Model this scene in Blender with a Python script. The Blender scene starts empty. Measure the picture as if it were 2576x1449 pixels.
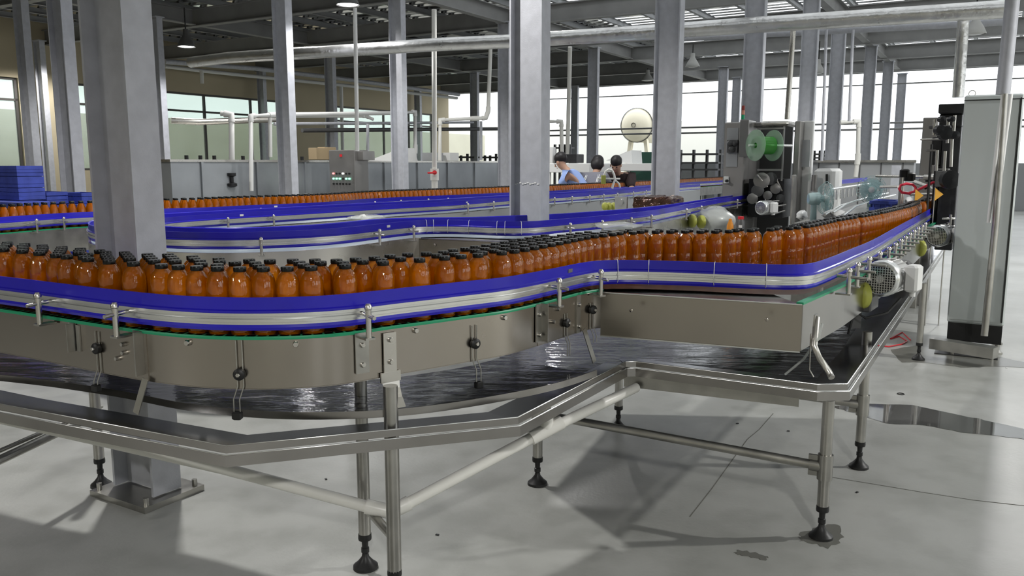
import bpy, math, random
import numpy as np
from mathutils import Vector, Matrix
random.seed(7)
PI = math.pi
sc = bpy.context.scene
COL = sc.collection
# ------------------------------------------------------------------ camera
F = 2080.0; CH = 1.30; PITCH = math.atan(312.0 / F)
cp, sp = math.cos(PITCH), math.sin(PITCH)
cam_d = bpy.data.cameras.new('camera'); cam = bpy.data.objects.new('camera', cam_d)
COL.objects.link(cam); sc.camera = cam
cam.location = (0, 0, CH); cam.rotation_euler = (PI / 2 - PITCH, 0, 0)
cam_d.sensor_width = 36.0; cam_d.lens = F / 2576.0 * 36.0
cam_d.clip_start = 0.05; cam_d.clip_end = 300
def ray(px, py):
    a = (px - 1288.0) / F; b = (724.5 - py) / F
    return Vector((a, cp + b * sp, -sp + b * cp))
def G(px, py, z):                      # the place's point at height z seen at a pixel
    d = ray(px, py); t = (z - CH) / d.z
    return Vector((d.x * t, d.y * t, z))
def D(px, py, y):                      # the place's point at distance y seen at a pixel
    d = ray(px, py); t = y / d.y
    return Vector((d.x * t, y, CH + d.z * t))
PHI = math.radians(30.5)
E = Vector((math.sin(PHI), math.cos(PHI), 0)); N = Vector((math.cos(PHI), -math.sin(PHI), 0))
RZ = -PHI                              # rotation that turns +Y onto E and +X onto N
def ST(s, t, z=0.0): return E * s + N * t + Vector((0, 0, z))
def s_of(px, t):                       # station along E of a thing on line t seen at pixel column px
    u = (px - 1288.0) / (F * cp + 312 * sp)
    return t * (-(N.x) + u * N.y) / (E.x - u * E.y)
# ------------------------------------------------------------------ materials
MATS = {}
def mat(name, col, rough=0.5, metal=0.0, spec=0.5, bump=0, bscale=20, var=0, vscale=4, emit=None, estr=0, trans=0, alpha=1, stretch=None, coat=0, ior=1.45):
    if name in MATS: return MATS[name]
    m = bpy.data.materials.new(name); m.use_nodes = True; nt = m.node_tree
    b = nt.nodes['Principled BSDF']
    b.inputs['Base Color'].default_value = (*col, 1); b.inputs['Roughness'].default_value = rough
    b.inputs['Metallic'].default_value = metal; b.inputs['Specular IOR Level'].default_value = spec
    b.inputs['Transmission Weight'].default_value = trans; b.inputs['Alpha'].default_value = alpha
    b.inputs['Coat Weight'].default_value = coat; b.inputs['IOR'].default_value = ior
    if emit: b.inputs['Emission Color'].default_value = (*emit, 1); b.inputs['Emission Strength'].default_value = estr
    if var or bump:
        tc = nt.nodes.new('ShaderNodeTexCoord'); mp = nt.nodes.new('ShaderNodeMapping')
        nt.links.new(tc.outputs['Object'], mp.inputs['Vector'])
        if stretch: mp.inputs['Scale'].default_value = stretch
    if var:
        n = nt.nodes.new('ShaderNodeTexNoise'); n.inputs['Scale'].default_value = vscale; n.inputs['Detail'].default_value = 5
        nt.links.new(mp.outputs[0], n.inputs['Vector'])
        r = nt.nodes.new('ShaderNodeMapRange'); r.inputs['From Min'].default_value = .3; r.inputs['From Max'].default_value = .7
        r.inputs['To Min'].default_value = 1 - var; r.inputs['To Max'].default_value = 1 + var * .6
        nt.links.new(n.outputs['Fac'], r.inputs['Value'])
        mx = nt.nodes.new('ShaderNodeMix'); mx.data_type = 'RGBA'; mx.blend_type = 'MULTIPLY'; mx.inputs[0].default_value = 1
        mx.inputs[6].default_value = (*col, 1)
        nt.links.new(r.outputs[0], mx.inputs[7]); nt.links.new(mx.outputs[2], b.inputs['Base Color'])
        if metal > .5:
            r2 = nt.nodes.new('ShaderNodeMapRange'); r2.inputs['To Min'].default_value = max(.05, rough - .1); r2.inputs['To Max'].default_value = rough + .12
            nt.links.new(n.outputs['Fac'], r2.inputs['Value']); nt.links.new(r2.outputs[0], b.inputs['Roughness'])
    if bump:
        n2 = nt.nodes.new('ShaderNodeTexNoise'); n2.inputs['Scale'].default_value = bscale; n2.inputs['Detail'].default_value = 4
        nt.links.new(mp.outputs[0], n2.inputs['Vector'])
        bp = nt.nodes.new('ShaderNodeBump'); bp.inputs['Strength'].default_value = bump; bp.inputs['Distance'].default_value = .02
        nt.links.new(n2.outputs['Fac'], bp.inputs['Height']); nt.links.new(bp.outputs[0], b.inputs['Normal'])
    MATS[name] = m; return m
STEEL = mat('stainless', (.62, .60, .56), .27, 1.0, var=.08, vscale=6)
STEELD = mat('stainless_worn', (.45, .44, .41), .33, 1.0, var=.2, vscale=9)
SHEET = mat('sheet_steel', (.37, .355, .335), .2, 1.0, var=.12, vscale=5)
BRUSH = mat('brushed_panel', (.41, .375, .33), .22, 1.0, var=.05, vscale=3)
PANST = mat('tray_steel', (.50, .51, .54), .17, 1.0, var=.15, vscale=5, bump=.03, bscale=6)
ALU = mat('aluminium_channel', (.78, .79, .78), .25, .9)
GALV = mat('galvanised_steel', (.52, .53, .57), .5, .15, var=.10, vscale=14, bump=.05, bscale=160)
BEAM = mat('painted_beam', (.29, .29, .285), .6, .1, var=.12, vscale=3)
DECKM = mat('roof_deck_metal', (.88, .88, .87), .16, 1.0)
BLUE = mat('blue_guide_plastic', (.024, .018, .48), .25, 0, .5, var=.10, vscale=5)
GREEN = mat('green_wear_plastic', (.015, .30, .14), .4)
BELT = mat('belt_slats', (.055, .045, .04), .3, .2, var=.2, vscale=20)
BELTG = mat('grey_belt', (.30, .36, .38), .35, .2, var=.1, vscale=20)
BLACK = mat('black_rubber', (.012, .012, .012), .45)
CAPM = mat('black_cap', (.004, .005, .005), .28, 0, .35)
PVC = mat('white_pvc', (.80, .79, .74), .35, 0, .5, var=.05, vscale=4)
WPIPE = mat('white_painted_pipe', (.82, .82, .80), .4)
FOIL = mat('foil_lagging', (.72, .72, .71), .30, .95, bump=.55, bscale=9, var=.1, vscale=8)
GREYP = mat('grey_painted_panel', (.40, .41, .42), .45, .15, var=.06, vscale=2)
TANKM = mat('tank_steel', (.38, .40, .42), .38, .65, var=.18, vscale=1.3)
CABM = mat('cabinet_grey', (.56, .60, .59), .42, .1, var=.05, vscale=1.5)
MACH = mat('machine_steel', (.31, .30, .29), .38, .7, var=.1, vscale=3)
DARKM = mat('dark_machine', (.035, .035, .037), .4, .5, var=.3, vscale=9)
DGREY = mat('dark_grey', (.10, .10, .10), .5, .2)
WHITEP = mat('white_plastic', (.82, .82, .80), .4)
YELG = mat('yellow_green_housing', (.50, .52, .10), .4, var=.1, vscale=9)
MOTM = mat('motor_grey', (.58, .58, .57), .38, .4)
REDM = mat('red_plastic', (.70, .03, .04), .4)
PINKR = mat('red_hose', (.80, .05, .09), .3)
YELLOW = mat('yellow_wall', (.52, .45, .31), .75, var=.06, vscale=1.2)
CREAM = mat('cream_wall', (.66, .64, .52), .75, var=.05, vscale=1)
DKFR = mat('dark_frame', (.07, .065, .06), .5)
BLUEC = mat('blue_crate', (.06, .09, .42), .45, var=.25, vscale=12)
BEIGE = mat('beige_tank', (.80, .74, .58), .45)
BROWNF = mat('brown_film', (.09, .045, .03), .2, .3, bump=1, bscale=14, var=.5, vscale=14)
CARD = mat('cardboard', (.42, .32, .19), .8)
SKIN = mat('skin', (.50, .30, .21), .55)
HAIR = mat('black_hair', (.012, .010, .010), .5)
CLEAR = None
def clear_mat(name, tint, op, rough=.08):
    m = bpy.data.materials.new(name); m.use_nodes = True; nt = m.node_tree; nt.nodes.clear()
    o = nt.nodes.new('ShaderNodeOutputMaterial'); t = nt.nodes.new('ShaderNodeBsdfTransparent'); t.inputs[0].default_value = (*tint, 1)
    g = nt.nodes.new('ShaderNodeBsdfPrincipled'); g.inputs['Base Color'].default_value = (*tint, 1); g.inputs['Roughness'].default_value = rough
    mx = nt.nodes.new('ShaderNodeMixShader'); mx.inputs[0].default_value = op
    nt.links.new(t.outputs[0], mx.inputs[1]); nt.links.new(g.outputs[0], mx.inputs[2]); nt.links.new(mx.outputs[0], o.inputs[0])
    MATS[name] = m; return m
CLEAR = clear_mat('clear_film', (.86, .88, .86), .38)
FANGLS = clear_mat('pale_blue_plastic', (.62, .80, .80), .75)
GREENF = clear_mat('green_film', (.12, .50, .10), .5)
PANE = clear_mat('window_glass', (.76, .82, .78), .25)
def bottle_mat():
    m = bpy.data.materials.new('amber_drink'); m.use_nodes = True; nt = m.node_tree; nt.nodes.clear()
    L = nt.links.new
    o = nt.nodes.new('ShaderNodeOutputMaterial')
    tr = nt.nodes.new('ShaderNodeBsdfRefraction'); tr.inputs[0].default_value = (1.0, .60, .13, 1); tr.inputs['Roughness'].default_value = .0; tr.inputs['IOR'].default_value = 1.33
    tl = nt.nodes.new('ShaderNodeBsdfTranslucent'); tl.inputs[0].default_value = (1.0, .50, .01, 1)
    df = nt.nodes.new('ShaderNodeBsdfDiffuse'); df.inputs[0].default_value = (1.0, .27, .0, 1)
    gl = nt.nodes.new('ShaderNodeBsdfGlossy'); gl.inputs[0].default_value = (1, .95, .9, 1); gl.inputs['Roughness'].default_value = .03
    m1 = nt.nodes.new('ShaderNodeMixShader'); m1.inputs[0].default_value = .42; L(tl.outputs[0], m1.inputs[1]); L(df.outputs[0], m1.inputs[2])
    tp = nt.nodes.new('ShaderNodeBsdfTransparent'); tp.inputs[0].default_value = (1.0, .66, .16, 1); m0 = nt.nodes.new('ShaderNodeMixShader'); m0.inputs[0].default_value = .6; L(tr.outputs[0], m0.inputs[1]); L(tp.outputs[0], m0.inputs[2])
    m2 = nt.nodes.new('ShaderNodeMixShader'); m2.inputs[0].default_value = .56; L(m0.outputs[0], m2.inputs[1]); L(m1.outputs[0], m2.inputs[2])
    tc = nt.nodes.new('ShaderNodeTexCoord'); nz = nt.nodes.new('ShaderNodeTexNoise'); nz.inputs['Scale'].default_value = 62
    L(tc.outputs['Object'], nz.inputs['Vector'])
    bp = nt.nodes.new('ShaderNodeBump'); bp.inputs['Strength'].default_value = .3; bp.inputs['Distance'].default_value = .005; L(nz.outputs['Fac'], bp.inputs['Height'])
    L(bp.outputs[0], gl.inputs['Normal']); L(bp.outputs[0], tr.inputs['Normal'])
    lw = nt.nodes.new('ShaderNodeFresnel'); lw.inputs[0].default_value = 1.5; L(bp.outputs[0], lw.inputs['Normal'])
    mr = nt.nodes.new('ShaderNodeMath'); mr.operation = 'MULTIPLY_ADD'; mr.inputs[1].default_value = 1.0; mr.inputs[2].default_value = .02; L(lw.outputs[0], mr.inputs[0])
    m3 = nt.nodes.new('ShaderNodeMixShader'); L(mr.outputs[0], m3.inputs[0]); L(m2.outputs[0], m3.inputs[1]); L(gl.outputs[0], m3.inputs[2])
    L(m3.outputs[0], o.inputs[0]); return m
AMBER = bottle_mat()
def floor_mat():
    m = bpy.data.materials.new('concrete_floor'); m.use_nodes = True; nt = m.node_tree; b = nt.nodes['Principled BSDF']; L = nt.links.new
    tc = nt.nodes.new('ShaderNodeTexCoord')
    def noise(s, d=6):
        n = nt.nodes.new('ShaderNodeTexNoise'); n.inputs['Scale'].default_value = s; n.inputs['Detail'].default_value = d; L(tc.outputs['Object'], n.inputs['Vector']); return n
    n1, n2, n3 = noise(1.1), noise(6), noise(60, 3)
    r = nt.nodes.new('ShaderNodeValToRGB'); r.color_ramp.elements[0].position = .30; r.color_ramp.elements[1].position = .62
    r.color_ramp.elements[0].color = (.33, .335, .31, 1); r.color_ramp.elements[1].color = (.46, .465, .44, 1); L(n1.outputs['Fac'], r.inputs[0])
    r2 = nt.nodes.new('ShaderNodeValToRGB'); r2.color_ramp.elements[0].position = .34; r2.color_ramp.elements[1].position = .55
    r2.color_ramp.elements[0].color = (.86, .86, .85, 1); r2.color_ramp.elements[1].color = (1, 1, 1, 1); L(n2.outputs['Fac'], r2.inputs[0])
    mx = nt.nodes.new('ShaderNodeMix'); mx.data_type = 'RGBA'; mx.blend_type = 'MULTIPLY'; mx.inputs[0].default_value = 1
    L(r.outputs[0], mx.inputs[6]); L(r2.outputs[0], mx.inputs[7]); L(mx.outputs[2], b.inputs['Base Color'])
    mr = nt.nodes.new('ShaderNodeMapRange'); mr.inputs['To Min'].default_value = .25; mr.inputs['To Max'].default_value = .5; L(n2.outputs['Fac'], mr.inputs['Value']); L(mr.outputs[0], b.inputs['Roughness'])
    bp = nt.nodes.new('ShaderNodeBump'); bp.inputs['Strength'].default_value = .08; bp.inputs['Distance'].default_value = .01; L(n3.outputs['Fac'], bp.inputs['Height']); L(bp.outputs[0], b.inputs['Normal'])
    return m
FLOORM = floor_mat()
def water_mat():
    m = bpy.data.materials.new('wet_tray'); m.use_nodes = True; nt = m.node_tree; b = nt.nodes['Principled BSDF']; L = nt.links.new
    b.inputs['Base Color'].default_value = (.17, .175, .19, 1); b.inputs['Metallic'].default_value = .8; b.inputs['Roughness'].default_value = .10
    tc = nt.nodes.new('ShaderNodeTexCoord'); mp = nt.nodes.new('ShaderNodeMapping'); mp.inputs['Scale'].default_value = (2.5, 7, 3); mp.inputs['Rotation'].default_value = (0, 0, .3)
    L(tc.outputs['Object'], mp.inputs[0]); n = nt.nodes.new('ShaderNodeTexNoise'); n.inputs['Scale'].default_value = 2.2; n.inputs['Detail'].default_value = 5; L(mp.outputs[0], n.inputs['Vector'])
    bp = nt.nodes.new('ShaderNodeBump'); bp.inputs['Strength'].default_value = .5; bp.inputs['Distance'].default_value = .012; L(n.outputs['Fac'], bp.inputs['Height']); L(bp.outputs[0], b.inputs['Normal'])
    MATS['wet_tray'] = m; return m
WATER = water_mat()
PUDDLE = mat('puddle_water', (.10, .10, .095), .04, 0, .8)
WETC = mat('wet_concrete', (.17, .17, .15), .22, 0, .5)
# ------------------------------------------------------------------ mesh builder
class MB:
    def __init__(s): s.v = []; s.f = []; s.sm = []; s.mi = []; s.cur = 0
    def add(s, vs, fs, smooth=False):
        o = len(s.v); s.v += [tuple(p) for p in vs]
        for f in fs: s.f.append(tuple(i + o for i in f)); s.sm.append(smooth); s.mi.append(s.cur)
        return s
    def box(s, c, size, rz=0.0, rx=0.0, ry=0.0):
        M = Matrix.Rotation(rz, 3, 'Z') @ Matrix.Rotation(ry, 3, 'Y') @ Matrix.Rotation(rx, 3, 'X')
        h = Vector(size) / 2; c = Vector(c)
        vs = [c + M @ Vector((x * h.x, y * h.y, z * h.z)) for z in (-1, 1) for y in (-1, 1) for x in (-1, 1)]
        return s.add(vs, [(0, 2, 3, 1), (4, 5, 7, 6), (0, 1, 5, 4), (2, 6, 7, 3), (0, 4, 6, 2), (1, 3, 7, 5)])
    def bbox(s, c, size, rz=0.0, b=.004):       # bevelled box: chamfered vertical and horizontal edges
        M = Matrix.Rotation(rz, 3, 'Z'); hx, hy, hz = size[0] / 2, size[1] / 2, size[2] / 2; c = Vector(c)
        def ring(ix, z): 
            x, y = hx - ix, hy - ix; q = min(b, x * .9, y * .9)
            return [c + M @ Vector((px_, py_, z)) for px_, py_ in ((x - q, -y), (x, -y + q), (x, y - q), (x - q, y), (-x + q, y), (-x, y - q), (-x, -y + q), (-x + q, -y))]
        vs = ring(b, -hz) + ring(0, -hz + b) + ring(0, hz - b) + ring(b, hz); fs = []
        for k in range(3):
            for i in range(8): j = (i + 1) % 8; fs.append((k * 8 + i, k * 8 + j, k * 8 + 8 + j, k * 8 + 8 + i))
        fs += [tuple(range(7, -1, -1)), tuple(range(24, 32))]
        return s.add(vs, fs)
    def bar(s, p0, p1, w, h, up=Vector((0, 0, 1))):    # rectangular bar between points
        p0, p1 = Vector(p0), Vector(p1); d = (p1 - p0).normalized()
        sd = d.cross(up); sd = sd.normalized() if sd.length > 1e-4 else Vector((1, 0, 0)); u = sd.cross(d)
        vs = [p + sd * (x * w / 2) + u * (z * h / 2) for p in (p0, p1) for z in (-1, 1) for x in (-1, 1)]
        return s.add(vs, [(0, 1, 3, 2), (4, 6, 7, 5), (0, 4, 5, 1), (2, 3, 7, 6), (0, 2, 6, 4), (1, 5, 7, 3)])
    def tube(s, pts, r, n=10, caps=True):
        pts = [Vector(p) for p in pts]; rings = []; prev = None
        for i, p in enumerate(pts):
            d = (pts[min(i + 1, len(pts) - 1)] - pts[max(i - 1, 0)]).normalized()
            a = prev if prev is not None else (Vector((0, 0, 1)) if abs(d.z) < .9 else Vector((1, 0, 0)))
            x = (a - d * a.dot(d)).normalized(); y = d.cross(x); prev = x
            rr = r[i] if isinstance(r, (list, tuple)) else r
            rings.append([p + x * (math.cos(2 * PI * k / n) * rr) + y * (math.sin(2 * PI * k / n) * rr) for k in range(n)])
        vs = [q for g in rings for q in g]; fs = []
        for i in range(len(pts) - 1):
            for k in range(n): j = (k + 1) % n; fs.append((i * n + k, i * n + j, (i + 1) * n + j, (i + 1) * n + k))
        s.add(vs, fs, True)
        if caps: s.add(rings[0], [tuple(range(n - 1, -1, -1))]); s.add(rings[-1], [tuple(range(n))])
        return s
    def lathe(s, prof, c=(0, 0, 0), n=16, axis=None):  # profile of (r, h) around an axis from c
        c = Vector(c); ax = Vector(axis).normalized() if axis is not None else Vector((0, 0, 1))
        a = Vector((1, 0, 0)) if abs(ax.x) < .9 else Vector((0, 1, 0)); x = (a - ax * a.dot(ax)).normalized(); y = ax.cross(x)
        groups = [[prof[0]]]
        for i in range(1, len(prof)):          # start a new strip where the profile turns sharply, so edges stay crisp
            if i > 1:
                a1 = Vector((prof[i - 1][0] - prof[i - 2][0], prof[i - 1][1] - prof[i - 2][1], 0)); a2 = Vector((prof[i][0] - prof[i - 1][0], prof[i][1] - prof[i - 1][1], 0))
                if a1.length > 1e-7 and a2.length > 1e-7 and a1.angle(a2) > .75: groups.append([prof[i - 1]])
            groups[-1].append(prof[i])
        vs = []; fs = []
        for gr in groups:
            o = len(vs)
            for r, h in gr: vs += [c + ax * h + x * (math.cos(2 * PI * k / n) * r) + y * (math.sin(2 * PI * k / n) * r) for k in range(n)]
            for i in range(len(gr) - 1):
                for k in range(n): j = (k + 1) % n; fs.append((o + i * n + k, o + i * n + j, o + (i + 1) * n + j, o + (i + 1) * n + k))
        return s.add(vs, fs, True)
    def poly(s, pts, z0, z1):                          # prism over a polygon in plan
        n = len(pts); vs = [Vector((p[0], p[1], z0)) for p in pts] + [Vector((p[0], p[1], z1)) for p in pts]
        fs = [tuple(range(n - 1, -1, -1)), tuple(range(n, 2 * n))] + [(i, (i + 1) % n, n + (i + 1) % n, n + i) for i in range(n)]
        return s.add(vs, fs)
    def sweep(s, path, prof, smooth=True, closed_prof=True):   # profile of (offset to the right, z) along a plan path
        P = [Vector((p[0], p[1], 0)) for p in path]; m = len(prof); vs = []
        for i, p in enumerate(P):
            d0 = (P[i] - P[i - 1]).normalized() if i else (P[1] - P[0]).normalized()
            d1 = (P[i + 1] - P[i]).normalized() if i < len(P) - 1 else d0
            d = (d0 + d1).normalized(); nr = Vector((d.y, -d.x, 0)); k = 1 / max(.5, d.dot(d0))
            vs += [p + nr * (o * k) + Vector((0, 0, z)) for o, z in prof]
        fs = []
        for i in range(len(P) - 1):
            for j in range(m if closed_prof else m - 1):
                q = (j + 1) % m; fs.append((i * m + j, i * m + q, (i + 1) * m + q, (i + 1) * m + j))
        if closed_prof: fs += [tuple(range(m)), tuple((len(P) - 1) * m + j for j in range(m - 1, -1, -1))]
        # separate vertex strips per profile side keep the edges crisp
        if smooth and closed_prof:
            for j in range(m):
                q = (j + 1) % m; vv = []; ff = []
                for i in range(len(P)): vv += [vs[i * m + j], vs[i * m + q]]
                for i in range(len(P) - 1): ff.append((2 * i, 2 * i + 1, 2 * i + 3, 2 * i + 2))
                s.add(vv, ff, True)
            s.add(vs[:m], [tuple(range(m))]); s.add(vs[-m:], [tuple(range(m - 1, -1, -1))])
            return s
        return s.add(vs, fs, smooth)
    def build(s, name, m, parent=None, label=None, loc=None):
        me = bpy.data.meshes.new(name); vs = s.v
        if loc is not None: L = Vector(loc); vs = [(x - L.x, y - L.y, z - L.z) for x, y, z in vs]
        me.from_pydata(vs, [], s.f); me.polygons.foreach_set('use_smooth', s.sm)
        ms = m if isinstance(m, (list, tuple)) else [m]
        for q in ms: me.materials.append(q)
        if len(ms) > 1: me.polygons.foreach_set('material_index', s.mi)
        me.update(); o = bpy.data.objects.new(name, me); COL.objects.link(o)
        if loc is not None: o.location = loc
        if parent is not None:
            o.parent = parent
            if loc is None: o.location = -parent.location if parent.get('at') is None else (0, 0, 0)
            wl = Vector(loc) if loc is not None else Vector((0, 0, 0))
            p = parent; off = Vector((0, 0, 0))
            while p is not None: off += Vector(p.location); p = p.parent
            o.location = wl - off
        if label: o['label'] = label
        return o
def tag(o, label, cat, group=None, kind=None):
    o['label'] = label; o['category'] = cat
    if group: o['group'] = group
    if kind: o['kind'] = kind
    return o
def thing(name, loc, label, cat, group=None, kind=None):
    o = bpy.data.objects.new(name, None); COL.objects.link(o); o.location = loc; o.empty_display_size = .1
    return tag(o, label, cat, group, kind)
def copy_tree(o, parent=None):
    c = o.copy(); COL.objects.link(c)
    if parent is not None: c.parent = parent
    for ch in list(o.children): copy_tree(ch, c)
    return c
def struct(name, mb, m):
    o = mb.build(name, m); o['kind'] = 'structure'; return o
# ------------------------------------------------------------------ path helpers
def resample(pts, step=.05, smooth=True):
    P = [Vector((p[0], p[1], 0)) for p in pts]; out = []
    if smooth:
        Q = [P[0] * 2 - P[1]] + P + [P[-1] * 2 - P[-2]]
        for i in range(1, len(Q) - 2):
            n = max(2, int((Q[i + 1] - Q[i]).length / .02))
            for k in range(n):
                t = k / n; a, b, c, d = Q[i - 1], Q[i], Q[i + 1], Q[i + 2]
                out.append(.5 * ((2 * b) + (c - a) * t + (2 * a - 5 * b + 4 * c - d) * t * t + (3 * b - a - 3 * c + d) * t ** 3))
        out.append(P[-1])
    else: out = P
    L = [0]
    for i in range(1, len(out)): L.append(L[-1] + (out[i] - out[i - 1]).length)
    n = max(2, int(L[-1] / step)); res = []; j = 0
    for k in range(n + 1):
        d = L[-1] * k / n
        while j < len(L) - 2 and L[j + 1] < d: j += 1
        t = (d - L[j]) / max(1e-9, L[j + 1] - L[j]); res.append(out[j].lerp(out[j + 1], t))
    return res
def relax(P, it=3):
    P = [p.copy() for p in P]
    for _ in range(it): P = [P[0]] + [(P[i - 1] + P[i] * 2 + P[i + 1]) / 4 for i in range(1, len(P) - 1)] + [P[-1]]
    return P
def offset(P, o):
    res = []
    for i, p in enumerate(P):
        d = (P[min(i + 1, len(P) - 1)] - P[max(i - 1, 0)]).normalized(); res.append(p + Vector((d.y, -d.x, 0)) * o)
    return res
def at_px(P, px, z=.83):                # index on a path nearest to a pixel column (first hit)
    best = None; bi = 0
    for i, p in enumerate(P):
        if p.y < .3: continue
        # forward depth along the view axis
        dz = z - CH; fy = p.y * cp - dz * sp; x = 1288 + F * p.x / fy
        e = abs(x - px)
        if best is None or e < best: best = e; bi = i
    return bi
def tang(P, i): return (P[min(i + 1, len(P) - 1)] - P[max(i - 1, 0)]).normalized()
LIGHTS = [(-2.0, 4.9, 3.8, 480, .09), (6.5, 3.2, 3.8, 800, .08), (0.5, -3.5, 3.8, 600, .12), (-7, -1.0, 3.8, 400, .12), (6, 10, 3.8, 300, .1), (-8, 10, 3.8, 300, .1), (-3.5, 13.5, 3.8, 250, .1), (0.5, 12.0, 3.8, 200, .08), (-9.5, 18, 3.7, 380, .1)]  # spots without fixtures: two follow floor shadows, rear and left-wall ones are added fill
WORLD = 2.6
EXPO = -0.22
# ------------------------------------------------------------------ the building
BS0, BDS = 2.05, 3.08                     # first frame line and frame spacing along E
def sgrid(k): return BS0 + BDS * k
mb = MB(); mb.add([ST(-9, -26), ST(-9, 9), ST(60, 9), ST(60, -26)], [(0, 1, 2, 3)]); floor = struct('floor', mb, FLOORM)
if floor.data.polygons[0].normal.z < 0: floor.data.flip_normals()
TW = -18.9; SE = 27.2                     # left wall line, end wall station
# corrugated roof deck: ribs run across, along N
def sbox(mb, s0, s1, t0, t1, z0, z1): return mb.box(ST((s0 + s1) / 2, (t0 + t1) / 2, (z0 + z1) / 2), (abs(t1 - t0), abs(s1 - s0), abs(z1 - z0)), RZ)
mb = MB()
SLAT_S, SLAT_T = 5.0, -8.4                # beyond these lines the deck is slatted and daylight shows through the slots
def deck(s_a, s_b, t_a, t_b):
    prof = []; s = s_a
    while s < s_b: prof += [(s, 4.50), (s + .09, 4.50), (s + .14, 4.575), (s + .23, 4.575)]; s += .28
    vs = []; fs = []
    for a, z in prof: vs += [ST(a, t_a, z), ST(a, t_b, z)]
    for i in range(len(prof) - 1): fs.append((2 * i, 2 * i + 1, 2 * i + 3, 2 * i + 2))
    mb.add(vs, fs); sbox(mb, s_a, s_b, t_a, t_b, 4.61, 4.65)
deck(-7.0, SE + .3, TW - .2, SLAT_T); deck(-7.0, SLAT_S, SLAT_T, 7.2)
s = SLAT_S + .1
while s < SE: sbox(mb, s, s + .19, SLAT_T, 7.2, 4.50, 4.508); s += .30
struct('ceiling', mb, DECKM)
# left wall with window openings (s ranges on the line t = TW)
WZ0, WZ1 = 1.15, 3.18
wins = [(7.0, 10.6), (11.6, 12.9), (14.0, 18.9), (20.4, 26.2)]
mb = MB(); a = -7
for w0, w1 in wins + [(SE, SE)]:
    sbox(mb, a, w0, TW - .2, TW, 0, 4.5); a = w1
for w0, w1 in wins: sbox(mb, w0, w1, TW - .2, TW, 0, WZ0); sbox(mb, w0, w1, TW - .2, TW, WZ1, 4.5)
struct('wall_left', mb, YELLOW)
mb = MB(); sbox(mb, -3, SE + 8, TW - 3.6, TW - 3.4, 0, 2.7); struct('wall_corridor', mb, CREAM)
for i, (w0, w1) in enumerate(wins):
    r = bpy.data.objects.new('window_%d' % (i + 1), None); COL.objects.link(r); r['kind'] = 'structure'
    mb = MB(); sbox(mb, w0, w1, TW - .12, TW - .06, WZ0, WZ0 + .05); sbox(mb, w0, w1, TW - .12, TW - .06, WZ1 - .05, WZ1)
    sbox(mb, w0, w1, TW - .12, TW - .06, 2.68, 2.73); n = max(1, round((w1 - w0) / 1.6))
    for k in range(n + 1):
        q = w0 + (w1 - w0) * k / n; q = min(max(q, w0 + .03), w1 - .03); sbox(mb, q - .03, q + .03, TW - .12, TW - .06, WZ0, WZ1)
    mb.build('window_frame', DKFR, r)
    mb = MB(); sbox(mb, w0, w1, TW - .10, TW - .09, WZ0, WZ1); mb.build('pane', PANE, r)
# end wall: low parapet, head beam, open to the daylight
mb = MB(); sbox(mb, SE, SE + .15, -11, 7, 0, 1.32); sbox(mb, SE, SE + .15, TW, -11, 0, .5); struct('wall_end', mb, GREYP)
mb = MB(); sbox(mb, SE, SE + .15, TW, 7, 3.98, 4.5); struct('trim_1', mb, BEAM)
mb = MB(); sbox(mb, -7.2, -7, TW, 7.2, 0, 4.5); struct('wall_rear', mb, CREAM)
mb = MB(); sbox(mb, -7, SE, 7.0, 7.2, 0, 1.1); sbox(mb, -7, SE, 7.0, 7.2, 3.4, 4.5)
for k in range(10): sbox(mb, -7 + k * 3.6, -5.6 + k * 3.6, 7.0, 7.2, 1.1, 3.4)
struct('wall_right', mb, CREAM)
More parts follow.
